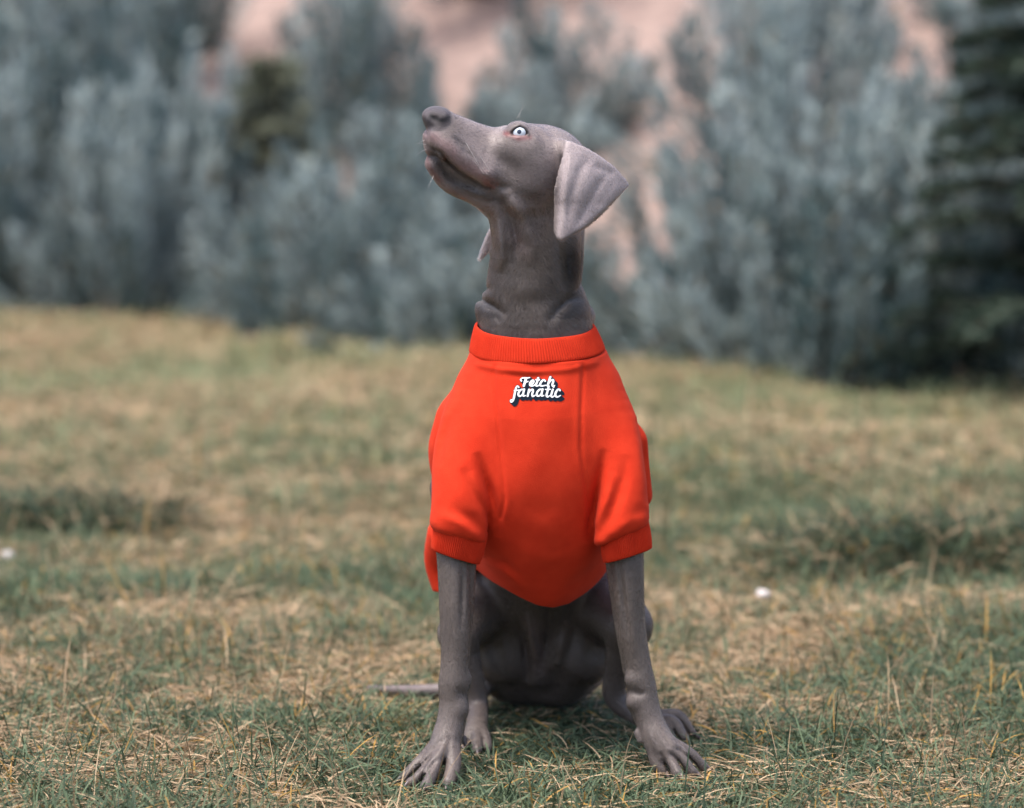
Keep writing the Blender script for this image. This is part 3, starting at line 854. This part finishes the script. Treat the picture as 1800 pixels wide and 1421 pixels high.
    def eye(c, gaze, r):
        nu, nv = 48, 40
        g = Vector(gaze).normalized(); a = g.orthogonal().normalized(); bb = g.cross(a)
        V, Q, mi = [], [], []
        for i in range(nv + 1):
            al = math.pi * (.004 + .996 * (i / nv) ** 1.4)
            rr = r * (1.03 if al < .75 else 1.0)
            for j in range(nu):
                t = 2 * math.pi * j / nu
                V.append(Vector(c) + rr * (math.cos(al) * g + math.sin(al) * (math.cos(t) * a + math.sin(t) * bb)))
        for i in range(nv):
            al = math.pi * (.004 + .996 * ((i + .5) / nv) ** 1.4)
            for j in range(nu):
                Q.append((i * nu + j, i * nu + (j + 1) % nu, (i + 1) * nu + (j + 1) % nu, (i + 1) * nu + j))
                mi.append(0 if al < .25 else 1 if al < .70 else 2 if al < .90 else 3)
        em = mesh_from('eye', np.array(V), quads=np.array(Q))
        em.polygons.foreach_set('material_index', np.array(mi, dtype=np.int32))
        return link('eye', em, None, dog), em
    for c, gz in ((W(913, 233, EYE_Y), (-.02, -1, .10)), (W(905, 233, hy(909, -.027) + .002), (-.4, 1, .2))):
        o, em = eye(c, gz, .0118)
        for m in (m_pup, m_iris, m_limb, m_scl):
            em.materials.append(m)

    # ---- claws
    m_claw, _, bc = new_mat('claw_horn'); bc.inputs['Base Color'].default_value = (.12, .092, .090, 1); bc.inputs['Roughness'].default_value = .35
    def claw(t, d, L, r):
        d = d / np.linalg.norm(d); a = np.cross(d, (0, 0, 1)); a /= np.linalg.norm(a); bb = np.cross(a, d)
        V, Q, n = [], [], 8
        for f, rr, dr in ((-.4, 1, 0), (0, 1, 0), (.4, .8, .08), (.75, .5, .22), (1, .12, .40)):
            for j in range(n):
                w = 2 * math.pi * j / n
                V.append(t + d * L * f + (a * math.cos(w) * .75 + bb * math.sin(w)) * r * rr - np.array((0, 0, 1)) * L * dr)
        for i in range(4):
            for j in range(n):
                Q.append((i * n + j, i * n + (j + 1) % n, (i + 1) * n + (j + 1) % n, (i + 1) * n + j))
        link('claw', mesh_from('claw', np.array(V), quads=np.array(Q)), m_claw, dog)
    for m in TOES:
        K, Tt = m[1], m[2]
        d = (Tt - K) * np.array((1, 1, .5))
        dn = d / np.linalg.norm(d)
        claw(Tt + dn * m[3][2] * .95 + np.array((0, 0, .001)), d, .0095, .0033)

    # ---- fur
    if 'fur' not in SKIP:
        P = v[q].mean(1)
        A = np.linalg.norm(np.cross(v[q[:, 2]] - v[q[:, 0]], v[q[:, 3]] - v[q[:, 1]]), axis=1)
        ok = np.ones(len(P), bool)
        ins = np.all((P > T.lo) & (P < T.lo + T.h * (T.n - 1)), axis=1)
        T2 = T.solid
        ii = np.clip(np.round((P - T.lo) / T.h).astype(int), 0, T.n - 1)
        ok &= ~(ins & (T2[ii[:, 0], ii[:, 1], ii[:, 2]] < .004) & (P[:, 2] < nb0[2]) & (P[:, 2] > W(900, 1060, .05)[2]))
        ok &= ~(ins & (T2[ii[:, 0], ii[:, 1], ii[:, 2]] < .004) & (P[:, 1] > .03) & (P[:, 2] < nb0[2]) & (P[:, 2] > W(900, 1030, .05)[2]))
        px, py = to_px(P[:, 0], P[:, 1], P[:, 2])
        ok &= ~((((px - 767) / 30) ** 2 + ((py - 209) / 25) ** 2 < 1) & (P[:, 2] > .5))
        ok &= ~((((px - 912) / 20) ** 2 + ((py - 233) / 14) ** 2 < 1) & (P[:, 1] < .05))
        ok &= P[:, 2] > .010
        A = A * ok
        n = 330000
        f = rng.choice(len(P), n, p=A / A.sum())
        u, w = rng.random((n, 1)), rng.random((n, 1))
        a, b_, c, d = (v[q[f, i]] for i in range(4))
        root = a * (1 - u) * (1 - w) + b_ * u * (1 - w) + c * u * w + d * (1 - u) * w
        fn = nrm[q[f]].mean(1)
        fn /= np.linalg.norm(fn, axis=1, keepdims=True) + 1e-9
        px, py = to_px(root[:, 0], root[:, 1], root[:, 2])
        head = (py < 360) & (root[:, 2] > .5)
        ear_ = (px > 972) & (py < 424) & (root[:, 1] < .03) & (root[:, 2] > .5)
        flow = np.tile((0.0, .05, -1.0), (n, 1))
        flow[head] = (.80, .25, -.40)
        flow[ear_] = (.25, .1, -1)
        paw = root[:, 2] < .055
        flow[paw] = (0, -1, -.5)
        nk = (~head) & (root[:, 2] > .55)
        flow[nk] = np.stack([.9 * (px[nk] - 925) / 90, np.full(nk.sum(), .2), np.full(nk.sum(), -.8)], 1)
        nv_ = np.stack([vnoise(root, 45, 11 + i) - .5 for i in range(3)], 1)
        flow = flow + np.where(root[:, 2:] < .35, .35, .75) * nv_ + rng.normal(0, .14, (n, 3))
        flow -= fn * (flow * fn).sum(1, keepdims=True)
        flow /= np.linalg.norm(flow, axis=1, keepdims=True) + 1e-9
        L = (.0048 + .0022 * rng.random((n, 1))) * np.where(head | ear_ | paw, .55, np.where(root[:, 2] < .4, .7, 1.0))[:, None]
        lift = .06 + .10 * rng.random((n, 1)) + .08 * vnoise(root, 300, 62)[:, None]
        p1 = root + L * .5 * (flow + fn * lift * 1.3)
        p2 = root + L * (flow + fn * lift * .75)
        pts = np.stack([root - fn * .0004, p1, p2], 1).astype(np.float32)
        hc = bpy.data.hair_curves.new('fur')
        hc.add_curves([3] * n)
        hc.points.foreach_set('position', pts.ravel())
        ra = hc.attributes.get('radius') or hc.attributes.new('radius', 'FLOAT', 'POINT')
        rad = np.tile(np.array((.00011, .00009, .00002), dtype=np.float32), n)
        ra.data.foreach_set('value', rad)
        clump = vnoise(root * np.array((1, 1, .65)), 560, 61)[:, None]
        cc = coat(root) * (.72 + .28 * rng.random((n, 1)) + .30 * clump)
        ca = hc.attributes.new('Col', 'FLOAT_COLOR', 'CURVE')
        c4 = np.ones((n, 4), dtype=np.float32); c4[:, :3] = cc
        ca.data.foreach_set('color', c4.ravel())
        mf, nt, bf = new_mat('fur_strands')
        at = N(nt, 'ShaderNodeAttribute', attribute_name='Col')
        hb = N(nt, 'ShaderNodeBsdfHairPrincipled')
        hb.parametrization = 'COLOR'
        hb.inputs['Roughness'].default_value = .34
        hb.inputs['Radial Roughness'].default_value = .55
        gn = N(nt, 'ShaderNodeVectorMath', operation='SCALE'); gn.inputs['Scale'].default_value = .40
        hb.inputs['IOR'].default_value = 1.40
        nt.links.new(at.outputs['Color'], gn.inputs[0])
        nt.links.new(gn.outputs[0], hb.inputs['Color'])
        nt.links.new(hb.outputs[0], nt.nodes['Material Output'].inputs['Surface'])
        nt.nodes.remove(bf)
        fo = bpy.data.objects.new('fur', hc); COL.objects.link(fo); hc.materials.append(mf)
        fo.parent = dog; fo['kind'] = 'stuff'
    # whiskers
    wv, wq = [], []
    mw, _, bw2 = new_mat('whisker'); bw2.inputs['Base Color'].default_value = (.5, .47, .46, 1)
    cu = bpy.data.curves.new('whiskers', 'CURVE'); cu.dimensions = '3D'; cu.bevel_depth = .00022; cu.bevel_resolution = 1
    for (x, y), (dx, dy) in (((812, 240), (38, 60)), ((806, 252), (45, 48)), ((818, 262), (40, 40)), ((826, 250), (36, 46)), ((752, 255), (-22, -6)), ((752, 245), (-18, 4)), ((750, 262), (-20, 8)), ((762, 310), (-10, 18)), ((912, 208), (10, -40)), ((908, 209), (18, -34))):
        sp = cu.splines.new('POLY'); sp.points.add(3)
        y0 = hy(x, .026) if x > 760 and x < 900 else hy(x, .004) if x < 800 else hy(x, .03)
        for i in range(4):
            t = i / 3
            p = W(x + dx * t, y + dy * t + (6 * t * t if dx > 0 else 4 * t * t), y0 - .012 * t)
            sp.points[i].co = (*p, 1); sp.points[i].radius = 1 - .8 * t
    wo = bpy.data.objects.new('whiskers', cu); COL.objects.link(wo); cu.materials.append(mw); wo.parent = dog; wo['kind'] = 'stuff'
    return dog, F
if 'dog' not in SKIP:
    DOG, BODY = build_dog()
# ------------------------------------------------------------------ shrubs and conifers on the bank
def leaf_quads(P, D, L, Wd, roll):
    """narrow pointed leaves: P base, D unit direction, L length, Wd width"""
    a = np.cross(D, np.array((.31, .17, .93))); a /= np.linalg.norm(a, axis=1, keepdims=True) + 1e-9
    b = np.cross(D, a)
    s = a * np.cos(roll)[:, None] + b * np.sin(roll)[:, None]
    n = np.cross(D, s)
    mid = P + D * (L * .45)[:, None] + n * (L * .08)[:, None]
    V = np.stack([P, mid + s * (Wd * .5)[:, None], P + D * L[:, None], mid - s * (Wd * .5)[:, None]], 1).reshape(-1, 3)
    q = np.arange(len(P) * 4).reshape(-1, 4)
    return V, q

def tube_mesh(paths, radii, n=5):
    V, Q, o = [], [], 0
    for P, R in zip(paths, radii):
        P = np.asarray(P)
        for i, (p, r) in enumerate(zip(P, R)):
            d = P[min(i + 1, len(P) - 1)] - P[max(i - 1, 0)]
            d = d / (np.linalg.norm(d) + 1e-9)
            a = np.cross(d, (.3, .9, .2)); a /= np.linalg.norm(a); b = np.cross(d, a)
            t = np.arange(n) / n * 2 * np.pi
            V.append(p + r * (np.cos(t)[:, None] * a + np.sin(t)[:, None] * b))
        m = len(P)
        for i in range(m - 1):
            for j in range(n):
                Q.append((o + i * n + j, o + i * n + (j + 1) % n, o + (i + 1) * n + (j + 1) % n, o + (i + 1) * n + j))
        o += m * n
    return np.concatenate(V), np.array(Q)

m_leaf = attr_mat('blue_green_leaf', rough=.75, spec=.2, noise=.15, nscale=30, trans=.12)
m_wood = soil_mat('shrub_wood', [(.05, .038, .03), (.09, .07, .055), (.14, .11, .09)], 12, 90, .5)
m_needle = attr_mat('dark_needle', rough=.7, spec=.2, noise=.15, nscale=30, trans=.08)

def shrub_meshes(seed, n_pl, pale):
    """a rounded clump of upright feathery plumes, about 1 m tall and 0.8 m wide"""
    r = np.random.default_rng(seed)
    PP, DD, LL, WW, CC, paths, rad = [], [], [], [], [], [], []
    for k in range(n_pl):
        az = r.random() * 2 * np.pi
        out = .40 * math.sqrt(r.random()) * (1 if k % 4 else .5)
        top = (1.0 - .72 * (out / .40) ** 1.1) * (.78 + .22 * r.random())
        base = np.array((math.cos(az), math.sin(az), 0)) * out * .55
        tip = np.array((math.cos(az) * out + r.normal(0, .11), math.sin(az) * out + r.normal(0, .11), top))
        ctl = base * .3 + tip * .7; ctl[2] = top * .35
        t = np.linspace(0, 1, 9)[:, None]
        path = (1 - t) ** 2 * base + 2 * t * (1 - t) * ctl + t ** 2 * tip
        paths.append(path); rad.append(np.linspace(.007, .0015, 9))
        nl = 230
        fat = .045 + .06 * r.random()
        u = .18 + .82 * r.random(nl) ** .8
        p = ((1 - u) ** 2)[:, None] * base + (2 * u * (1 - u))[:, None] * ctl + (u ** 2)[:, None] * tip
        ax = 2 * (1 - u)[:, None] * (ctl - base) + 2 * u[:, None] * (tip - ctl)
        ax /= np.linalg.norm(ax, axis=1, keepdims=True)
        rr = (fat * np.clip(1.05 - u, 0, 1) ** .75 + .006) * np.sqrt(r.random(nl))
        w = r.normal(0, 1, (nl, 3)); w -= ax * (w * ax).sum(1, keepdims=True); w /= np.linalg.norm(w, axis=1, keepdims=True)
        d = ax * .95 + w * .38 + r.normal(0, .18, (nl, 3)); d /= np.linalg.norm(d, axis=1, keepdims=True)
        PP.append(p + w * rr[:, None]); DD.append(d)
        LL.append(.035 + .035 * r.random(nl)); WW.append(.008 + .007 * r.random(nl))
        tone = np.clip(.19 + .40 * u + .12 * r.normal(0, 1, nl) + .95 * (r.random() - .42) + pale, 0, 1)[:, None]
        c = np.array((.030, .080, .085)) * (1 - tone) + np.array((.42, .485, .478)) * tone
        br = r.random(nl) < .05
        c[br] = (.20, .15, .08)
        CC.append(c)
    P, D = np.concatenate(PP), np.concatenate(DD)
    V, q = leaf_quads(P, D, np.concatenate(LL), np.concatenate(WW), r.random(len(P)) * 6.28)
    fm = mesh_from('shrub_foliage', V, quads=q, smooth=False)
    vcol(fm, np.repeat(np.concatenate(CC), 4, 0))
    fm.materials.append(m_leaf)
    V, q = tube_mesh(paths, rad)
    sm = mesh_from('shrub_stems', V, quads=q)
    sm.materials.append(m_wood)
    return fm, sm

SHRUBS = [shrub_meshes(100 + k, 24 + 3 * k, (.0, .12, -.06, .2, .05)[k]) for k in range(5)]
def on_bank(px, s):
    """ground point in the direction of photo column px, s metres behind the lawn's edge"""
    y = 6.0
    for _ in range(30):
        x = (px - 900) / FPX * (y + CAM_D)
        y = float(edge_y(x)) + s
    x = (px - 900) / FPX * (y + CAM_D)
    return np.array((x, y, max(float(bank_z(np.array([x]), np.array([y]))[0]), float(lawn_z(np.array([x]), np.array([y]))[0])) - .03))

def describe(kind, H):
    return ('waist-high' if H > .9 else 'knee-high' if H > .65 else 'low') + ' ' + ('blue-green', 'grey-green', 'dark teal', 'pale silvery', 'dusty blue-green')[kind] + ' feathery shrub'

def place_shrub(px, s, H, Wd, kind, rz, label, group):
    e = bpy.data.objects.new('feathery_shrub', None); COL.objects.link(e)
    e.location = on_bank(px, s); e.rotation_euler = (0, 0, rz); e.scale = (Wd * 1.15, Wd * 1.15, H * 1.06)
    for nm, me in (('foliage', SHRUBS[kind][0]), ('stems', SHRUBS[kind][1])):
        link(nm, me, None, e)
    tag(e, label, 'shrub', group)

if 'plants' not in SKIP:
    r2 = np.random.default_rng(5)
    FRONT = [(-70, .35, .95, 1.0), (40, .30, 1.05, 1.0), (130, .60, 1.05, .95), (232, .30, .85, .8), (310, .70, .95, .9), (505, .55, .60, .7), (600, .35, .75, .85), (690, .60, .72, .8),
             (770, .35, .50, .7), (870, .50, .60, .85), (960, .55, .55, .75), (1268, .30, .50, .6), (1330, .45, .75, .75), (1400, .65, 1.05, .95), (1480, .40, .85, .9), (1570, .60, .90, .9),
             (1745, .75, .75, .9), (1860, .6, .9, 1.0)]
    NTH = 'first second third fourth fifth sixth seventh eighth ninth tenth eleventh twelfth thirteenth fourteenth fifteenth sixteenth seventeenth eighteenth'.split()
    row = sorted((f[0] for f in FRONT if f[0] < 1840), reverse=True)
    edge_rank = lambda px: 1 + min(range(len(row)), key=lambda k: abs(row[k] - px))
    for i, (px, s, H, Wd) in enumerate(FRONT):
        place_shrub(px, s, H, Wd, i % 5, r2.random() * 6.3, describe(i % 5, H) + (', ' + NTH[edge_rank(px) - 1] + ' along the lawn edge from the tiered conifer' if px < 1840 else ' beyond the tiered conifer at the lawn edge'), 'shrubs along the lawn edge')
    BACK = [(-60, 1.6, 1.0), (80, 1.9, 1.0), (205, 1.7, .95), (300, 2.6, .8), (30, 3.6, .9), (180, 4.6, .7), (600, 1.9, .85), (640, 3.6, .6), (790, 1.5, .7), (850, 3.6, .7), (712, 1.3, .62), (905, 1.7, .6),
            (985, 2.2, .7), (1070, 4.0, .6), (1390, 1.9, .95), (1440, 3.2, .7), (1720, 1.9, .8), (1780, 3.6, .8), (1900, 2.0, 1.0), (-150, 2.6, 1.0), (960, 5.2, .6), (1200, 5.4, .6), (420, 5.4, .6)]
    for i, (px, s, H) in enumerate(BACK):
        place_shrub(px, s, H, H * (.85 + .3 * r2.random()), (i * 3 + 1) % 5, r2.random() * 6.3, describe((i * 3 + 1) % 5, H) + (' up the bank above the ' + NTH[edge_rank(px) - 1] + ' edge shrub from the conifer' if px < 1840 else ' up the bank above the tiered conifer'), 'shrubs on the sandy bank')

    def conifer(loc, H, R, seed, col0, col1, label, gap=.0):
        """a young conifer of flat tiered branches with needle sprays"""
        r = np.random.default_rng(seed)
        e = bpy.data.objects.new('conifer', None); COL.objects.link(e); e.location = loc
        t = np.linspace(0, 1, 10)
        path = np.stack([.02 * np.sin(3 * t), .02 * np.cos(4 * t), t * H], 1)
        V, q = tube_mesh([path], [.030 * (1 - t) + .006], 8)
        link('trunk', mesh_from('conifer_trunk', V, quads=q), m_wood, e)
        PP, DD, LL, WW, CC, paths, rad = [], [], [], [], [], [], []
        z = .08 * H
        while z < H * .98:
            L = R * (1 - z / H) ** .7 + .05
            for k in range(7):
                az = r.random() * 6.28
                l = L * (.7 + .4 * r.random())
                dr = np.array((math.cos(az), math.sin(az), 0))
                tt = np.linspace(0, 1, 5)[:, None]
                pth = np.array((0, 0, z)) + dr * l * tt + np.array((0, 0, 1)) * (.06 * l * np.sin(tt * 3.1) - .10 * l * tt)
                paths.append(pth); rad.append(np.linspace(.006, .0015, 5))
                n = int(200 * l / .4) + 40
                u = r.random(n) ** .7
                p = np.array((0, 0, z)) + dr * l * u[:, None] + np.array((0, 0, 1)) * (.06 * l * np.sin(u * 3.1) - .10 * l * u)[:, None]
                side = np.array((-dr[1], dr[0], 0))
                sp = (r.random(n) - .5) * .26 * l * (1.1 - u)
                p = p + side * sp[:, None] + np.array((0, 0, 1)) * r.normal(0, .012, n)[:, None]
                d = dr * .7 + side * np.sign(sp)[:, None] * .6 + r.normal(0, .3, (n, 3)) * np.array((1, 1, .6)); d /= np.linalg.norm(d, axis=1, keepdims=True)
                PP.append(p); DD.append(d); LL.append(.03 + .025 * r.random(n)); WW.append(.007 + .005 * r.random(n))
                w = r.random(n)[:, None]
                CC.append(np.array(col0) * (1 - w) + np.array(col1) * w)
            z += H * (.050 + .04 * r.random())
        P, D = np.concatenate(PP), np.concatenate(DD)
        V, q = leaf_quads(P, D, np.concatenate(LL), np.concatenate(WW), r.random(len(P)) * .8)
        fm = mesh_from('conifer_needles', V, quads=q, smooth=False); vcol(fm, np.repeat(np.concatenate(CC), 4, 0))
        link('crown', fm, m_needle, e)
        V, q = tube_mesh(paths, rad, 4)
        link('branches', mesh_from('conifer_branches', V, quads=q), m_wood, e)['kind'] = 'stuff'
        tag(e, label, 'conifer')
    conifer(on_bank(1840, .22), 1.35, .46, 3, (.026, .050, .040), (.085, .118, .085), 'dark green conifer with tiered branches at the lawn edge')
    conifer(on_bank(478, 1.2), .72, .26, 4, (.11, .13, .09), (.24, .25, .18), 'small olive conifer with flat branches among the shrubs')
    # pale stones lying in the shrubs
    def stone(name, loc, r, seed, col, label, cat, group=None):
        rr = np.random.default_rng(seed)
        V, Q, nu, nv = [], [], 14, 9
        for i in range(nv + 1):
            for j in range(nu):
                a, b = math.pi * i / nv, 2 * math.pi * j / nu
                V.append((math.sin(a) * math.cos(b), math.sin(a) * math.sin(b), math.cos(a)))
        V = np.array(V)
        V = V * (1 + .35 * (vnoise(V + seed, 1.6, seed) - .5) + .12 * (vnoise(V + seed, 5, seed) - .5))[:, None] * np.array((1.05, .9, .82)) * r
        for i in range(nv):
            for j in range(nu):
                Q.append((i * nu + j, i * nu + (j + 1) % nu, (i + 1) * nu + (j + 1) % nu, (i + 1) * nu + j))
        m = soil_mat(name + '_face', [tuple(c * .75 for c in col), col, tuple(min(c * 1.15, .9) for c in col)], 20, 90, .4)
        o = link(name, mesh_from(name, V, quads=np.array(Q)), m, None, loc)
        tag(o, label, cat, group)
    for k, (px, py, r, lb) in enumerate(((14, 978, .0125, 'white pebble beside the dark tussock, away from the dog\'s tail'), (1341, 1046, .0115, 'white pebble in front of the dark tussock with bare soil'))):
        p = G(px, py, .03)
        zz = float(lawn_z(np.array([p[0]]), np.array([p[1]]))[0])
        p = G(px, py, zz + .022)
        stone('pebble', p, r, 40 + k, (.55, .50, .48), lb, 'pebble', 'white pebbles in the grass')
# ------------------------------------------------------------------ grass
def blade_mesh(root, az, L, Wd, e0, e1, col, seg, bend=None):
    """curved tapering blades: az heading, e0 and e1 elevation at root and tip"""
    n = len(root)
    h = np.stack([np.cos(az), np.sin(az), 0 * az], 1)
    side = np.stack([-np.sin(az), np.cos(az), 0 * az], 1)
    tw = (rng.random(n) - .5) * 1.6
    p = root.copy()
    rows = []
    bend = (rng.random(n) - .5) * .9 if bend is None else bend
    for k in range(seg + 1):
        f = k / seg
        w = Wd * (1 - .25 * f) * (.8 if k == 0 else 1)
        s = side * np.cos(tw)[:, None] + np.array((0, 0, 1)) * np.sin(tw)[:, None]
        if k < seg:
            rows += [p - s * (w * .5)[:, None], p + s * (w * .5)[:, None]]
        else:
            rows += [p.copy()]
        el = e0 + (e1 - e0) * (f + .5 / seg)
        hh = h * np.cos(bend * f)[:, None] + side * np.sin(bend * f)[:, None]
        p = p + (hh * np.cos(el)[:, None] + np.array((0, 0, 1)) * np.sin(el)[:, None]) * (L / seg)[:, None]
    m = 2 * seg + 1
    V = np.stack(rows, 1).reshape(-1, 3)
    base = np.arange(n)[:, None] * m
    Q = [base + np.array([2 * k, 2 * k + 1, 2 * k + 3, 2 * k + 2]) for k in range(seg - 1)]
    Tt = base + np.array([2 * seg - 2, 2 * seg - 1, 2 * seg])
    V[:, 2] = np.maximum(V[:, 2], np.repeat(root[:, 2], m) - .004)
    return V, (np.concatenate(Q) if Q else None), Tt, np.repeat(col, m, 0)

GREEN0, GREEN1 = np.array((.018, .040, .025)), np.array((.125, .170, .092))
STRAW0, STRAW1 = np.array((.20, .135, .075)), np.array((.62, .45, .285))
AMBER = np.array((.42, .24, .06))
def blade_cols(n, straw, x, y):
    u = rng.random(n)[:, None]
    c = GREEN0 * (1 - u) + GREEN1 * u
    s = rng.random(n) < straw
    w = rng.random(n)[:, None] ** 1.2
    c = np.where(s[:, None], STRAW0 * (1 - w) + STRAW1 * w, c)
    a = rng.random(n) < .045
    c[a] = AMBER * (.5 + .7 * rng.random((a.sum(), 1)))
    return c, s

def scatter(n, y0, y1, margin=.35):
    yy = y0 + (y1 - y0) * rng.random(n * 2)
    hw = .161 * (yy + CAM_D) + margin
    keep = rng.random(n * 2) < hw / hw.max()
    yy = yy[keep][:n]; hw = hw[keep][:n]
    xx = (rng.random(len(yy)) * 2 - 1) * hw
    return xx, yy

def make_grass():
    parts = []
    for (n, y0, y1, seg, ls, ws) in ((150000, -.62, .95, 4, 1.0, 1.0), (80000, .9, 2.3, 3, 1.15, 1.3), (110000, 2.2, 7.2, 2, 1.35, 2.1)):
        x, y = scatter(n, y0, y1)
        n = len(x)
        ok = y < edge_y(x) + .10 * rng.random(n)
        for mx, my, rx, ry, h in MOUNDS:          # trodden bare soil in the hollows
            ok &= rng.random(n) > .9 * np.exp(-((x - mx + .04) / (rx * .8)) ** 2 - ((y - my + ry * .9) / (ry * .45)) ** 2)
        x, y = x[ok], y[ok]; n = len(x)
        P2 = np.stack([x, y, 0 * x], 1)
        dry = vnoise(P2, 2.2, 31) * .5 + vnoise(P2, 7, 32) * .5
        straw = np.clip(.31 - .04 * ss(1, 4, y) + 1.2 * (dry - .5) + .10 * ss(1, 3, y), .08, .9)
        for mx, my, rx, ry, h in MOUNDS:
            m = np.exp(-((x - mx) / rx) ** 2 - ((y - my + ry * .4) / (ry * 1.4)) ** 2)
            straw = straw * (1 - .8 * m)
        straw = straw * (1 - .85 * np.exp(-((x - .04) / .17) ** 4 - ((y - .22) / .26) ** 4))  # fewer straw blades here, darkening the grass to deepen the dog's shadow
        col, is_s = blade_cols(n, straw, x, y)
        lush = vnoise(P2, 5, 33)
        L = np.where(is_s, .030 + .050 * rng.random(n), .022 + .040 * rng.random(n) * (.35 + 1.4 * lush)) * ls
        Wd = np.where(is_s, .0011 + .0009 * rng.random(n), .0014 + .0013 * rng.random(n)) * ws
        e0 = np.where(is_s, rng.random(n) * .55, .35 + 1.0 * rng.random(n))
        e1 = np.where(is_s, -.35 + .5 * rng.random(n), e0 - .4 - 1.2 * rng.random(n))
        worn = np.zeros(n)                        # pressed down round the paws and under the dog
        if y0 < 1:
            for t in TOES:
                for q in (t[2], t[1]):
                    worn = np.maximum(worn, np.exp(-((x - q[0]) ** 2 + (y - q[1]) ** 2) / .040 ** 2))
            worn = np.maximum(worn, .8 * np.exp(-((x - .04) / .16) ** 4 - ((y - .30) / .22) ** 4))
            L = L * (1 - .30 * worn); e0 = e0 * (1 - .50 * worn); e1 = e1 * (1 - .5 * worn)
        yel = (ss(.8, 4.5, y) * .75)[:, None]      # the lawn dries to olive yellow away from the dog
        col = np.where(is_s[:, None], col, col * (1 - yel) + np.array((.205, .225, .118)) * (.6 + .8 * rng.random((n, 1))) * yel)
        z = lawn_z(x, y) + np.where(is_s, .002 + .013 * rng.random(n), 0)
        tall = (rng.random(n) < .009) & ~((np.abs(x - .03) < .28) & (y > -.12) & (y < .6))
        L = np.where(tall, (.06 + .05 * rng.random(n)) * ls, L); e0 = np.where(tall, 1.05 + .45 * rng.random(n), e0); e1 = np.where(tall, e0 - .5 * rng.random(n), e1)
        root = np.stack([x, y, z], 1)
        az = rng.random(n) * 2 * np.pi
        if y0 < 1 and 'dog' not in SKIP:
            tip = root + np.stack([np.cos(az) * np.cos(e0), np.sin(az) * np.cos(e0), np.sin((e0 + e1) * .5)], 1) * L[:, None]
            bad = np.zeros(n, bool)
            for f in (0, .35, .7, 1):
                q = root * (1 - f) + tip * f
                bad |= np.all((q > BODY.lo) & (q < BODY.lo + BODY.h * (BODY.n - 1)), axis=1) & (sample(BODY, q) < .001)
            root, az, L, Wd, e0, e1, col = (a[~bad] for a in (root, az, L, Wd, e0, e1, col))
        parts.append(blade_mesh(root, az, L, Wd, e0, e1, col, seg))
    o, VV, QQ, TT, CC = 0, [], [], [], []
    for V, Q, Tt, C in parts:
        VV.append(V); CC.append(C); TT.append(Tt + o)
        if Q is not None:
            QQ.append(Q + o)
        o += len(V)
    me = mesh_from('grass', np.concatenate(VV), np.concatenate(QQ), np.concatenate(TT), smooth=False)
    vcol(me, np.concatenate(CC))
    g = link('grass', me, m_grass)
    tag(g, 'short mixed green and straw-coloured grass covering the lawn', 'grass', kind='stuff')
    # darker tussocks round patches of bare soil
    for (mx, my, rx, ry, h), lb in zip(MOUNDS, ('dark green grass tussock with bare soil below, on the far side from the tail', 'low dark grass tussock on the tail side of the dog')):
        n = 1700
        a, rr = rng.random(n) * 6.28, np.sqrt(rng.random(n))
        x, y = mx + np.cos(a) * rr * rx * 1.05, my + np.sin(a) * rr * ry * 1.1
        col = GREEN0 * .8 + (GREEN1 - GREEN0) * (rng.random((n, 1)) ** 2) * .7
        s = rng.random(n) < .16
        col[s] = STRAW0 + (STRAW1 - STRAW0) * rng.random((s.sum(), 1)) * .6
        e0 = .5 + .9 * rng.random(n)
        cx, cy = G(900, 900)[:2]
        V, Q, Tt, C = blade_mesh(np.stack([x - mx, y - my, lawn_z(x, y) - .004], 1), rng.random(n) * 6.28, .04 + .085 * rng.random(n), .0024 + .002 * rng.random(n), e0, e0 - .6 - 1.2 * rng.random(n), col, 3)
        tm = mesh_from('grass_tussock', V, Q, Tt, smooth=False); vcol(tm, C)
        t = link('grass_tussock', tm, m_grass, None, (mx, my, 0))
        tag(t, lb, 'grass tussock', 'dark grass tussocks')
m_grass = attr_mat('grass_blade', rough=.6, spec=.25, trans=.22)
if 'grass' not in SKIP:
    make_grass()
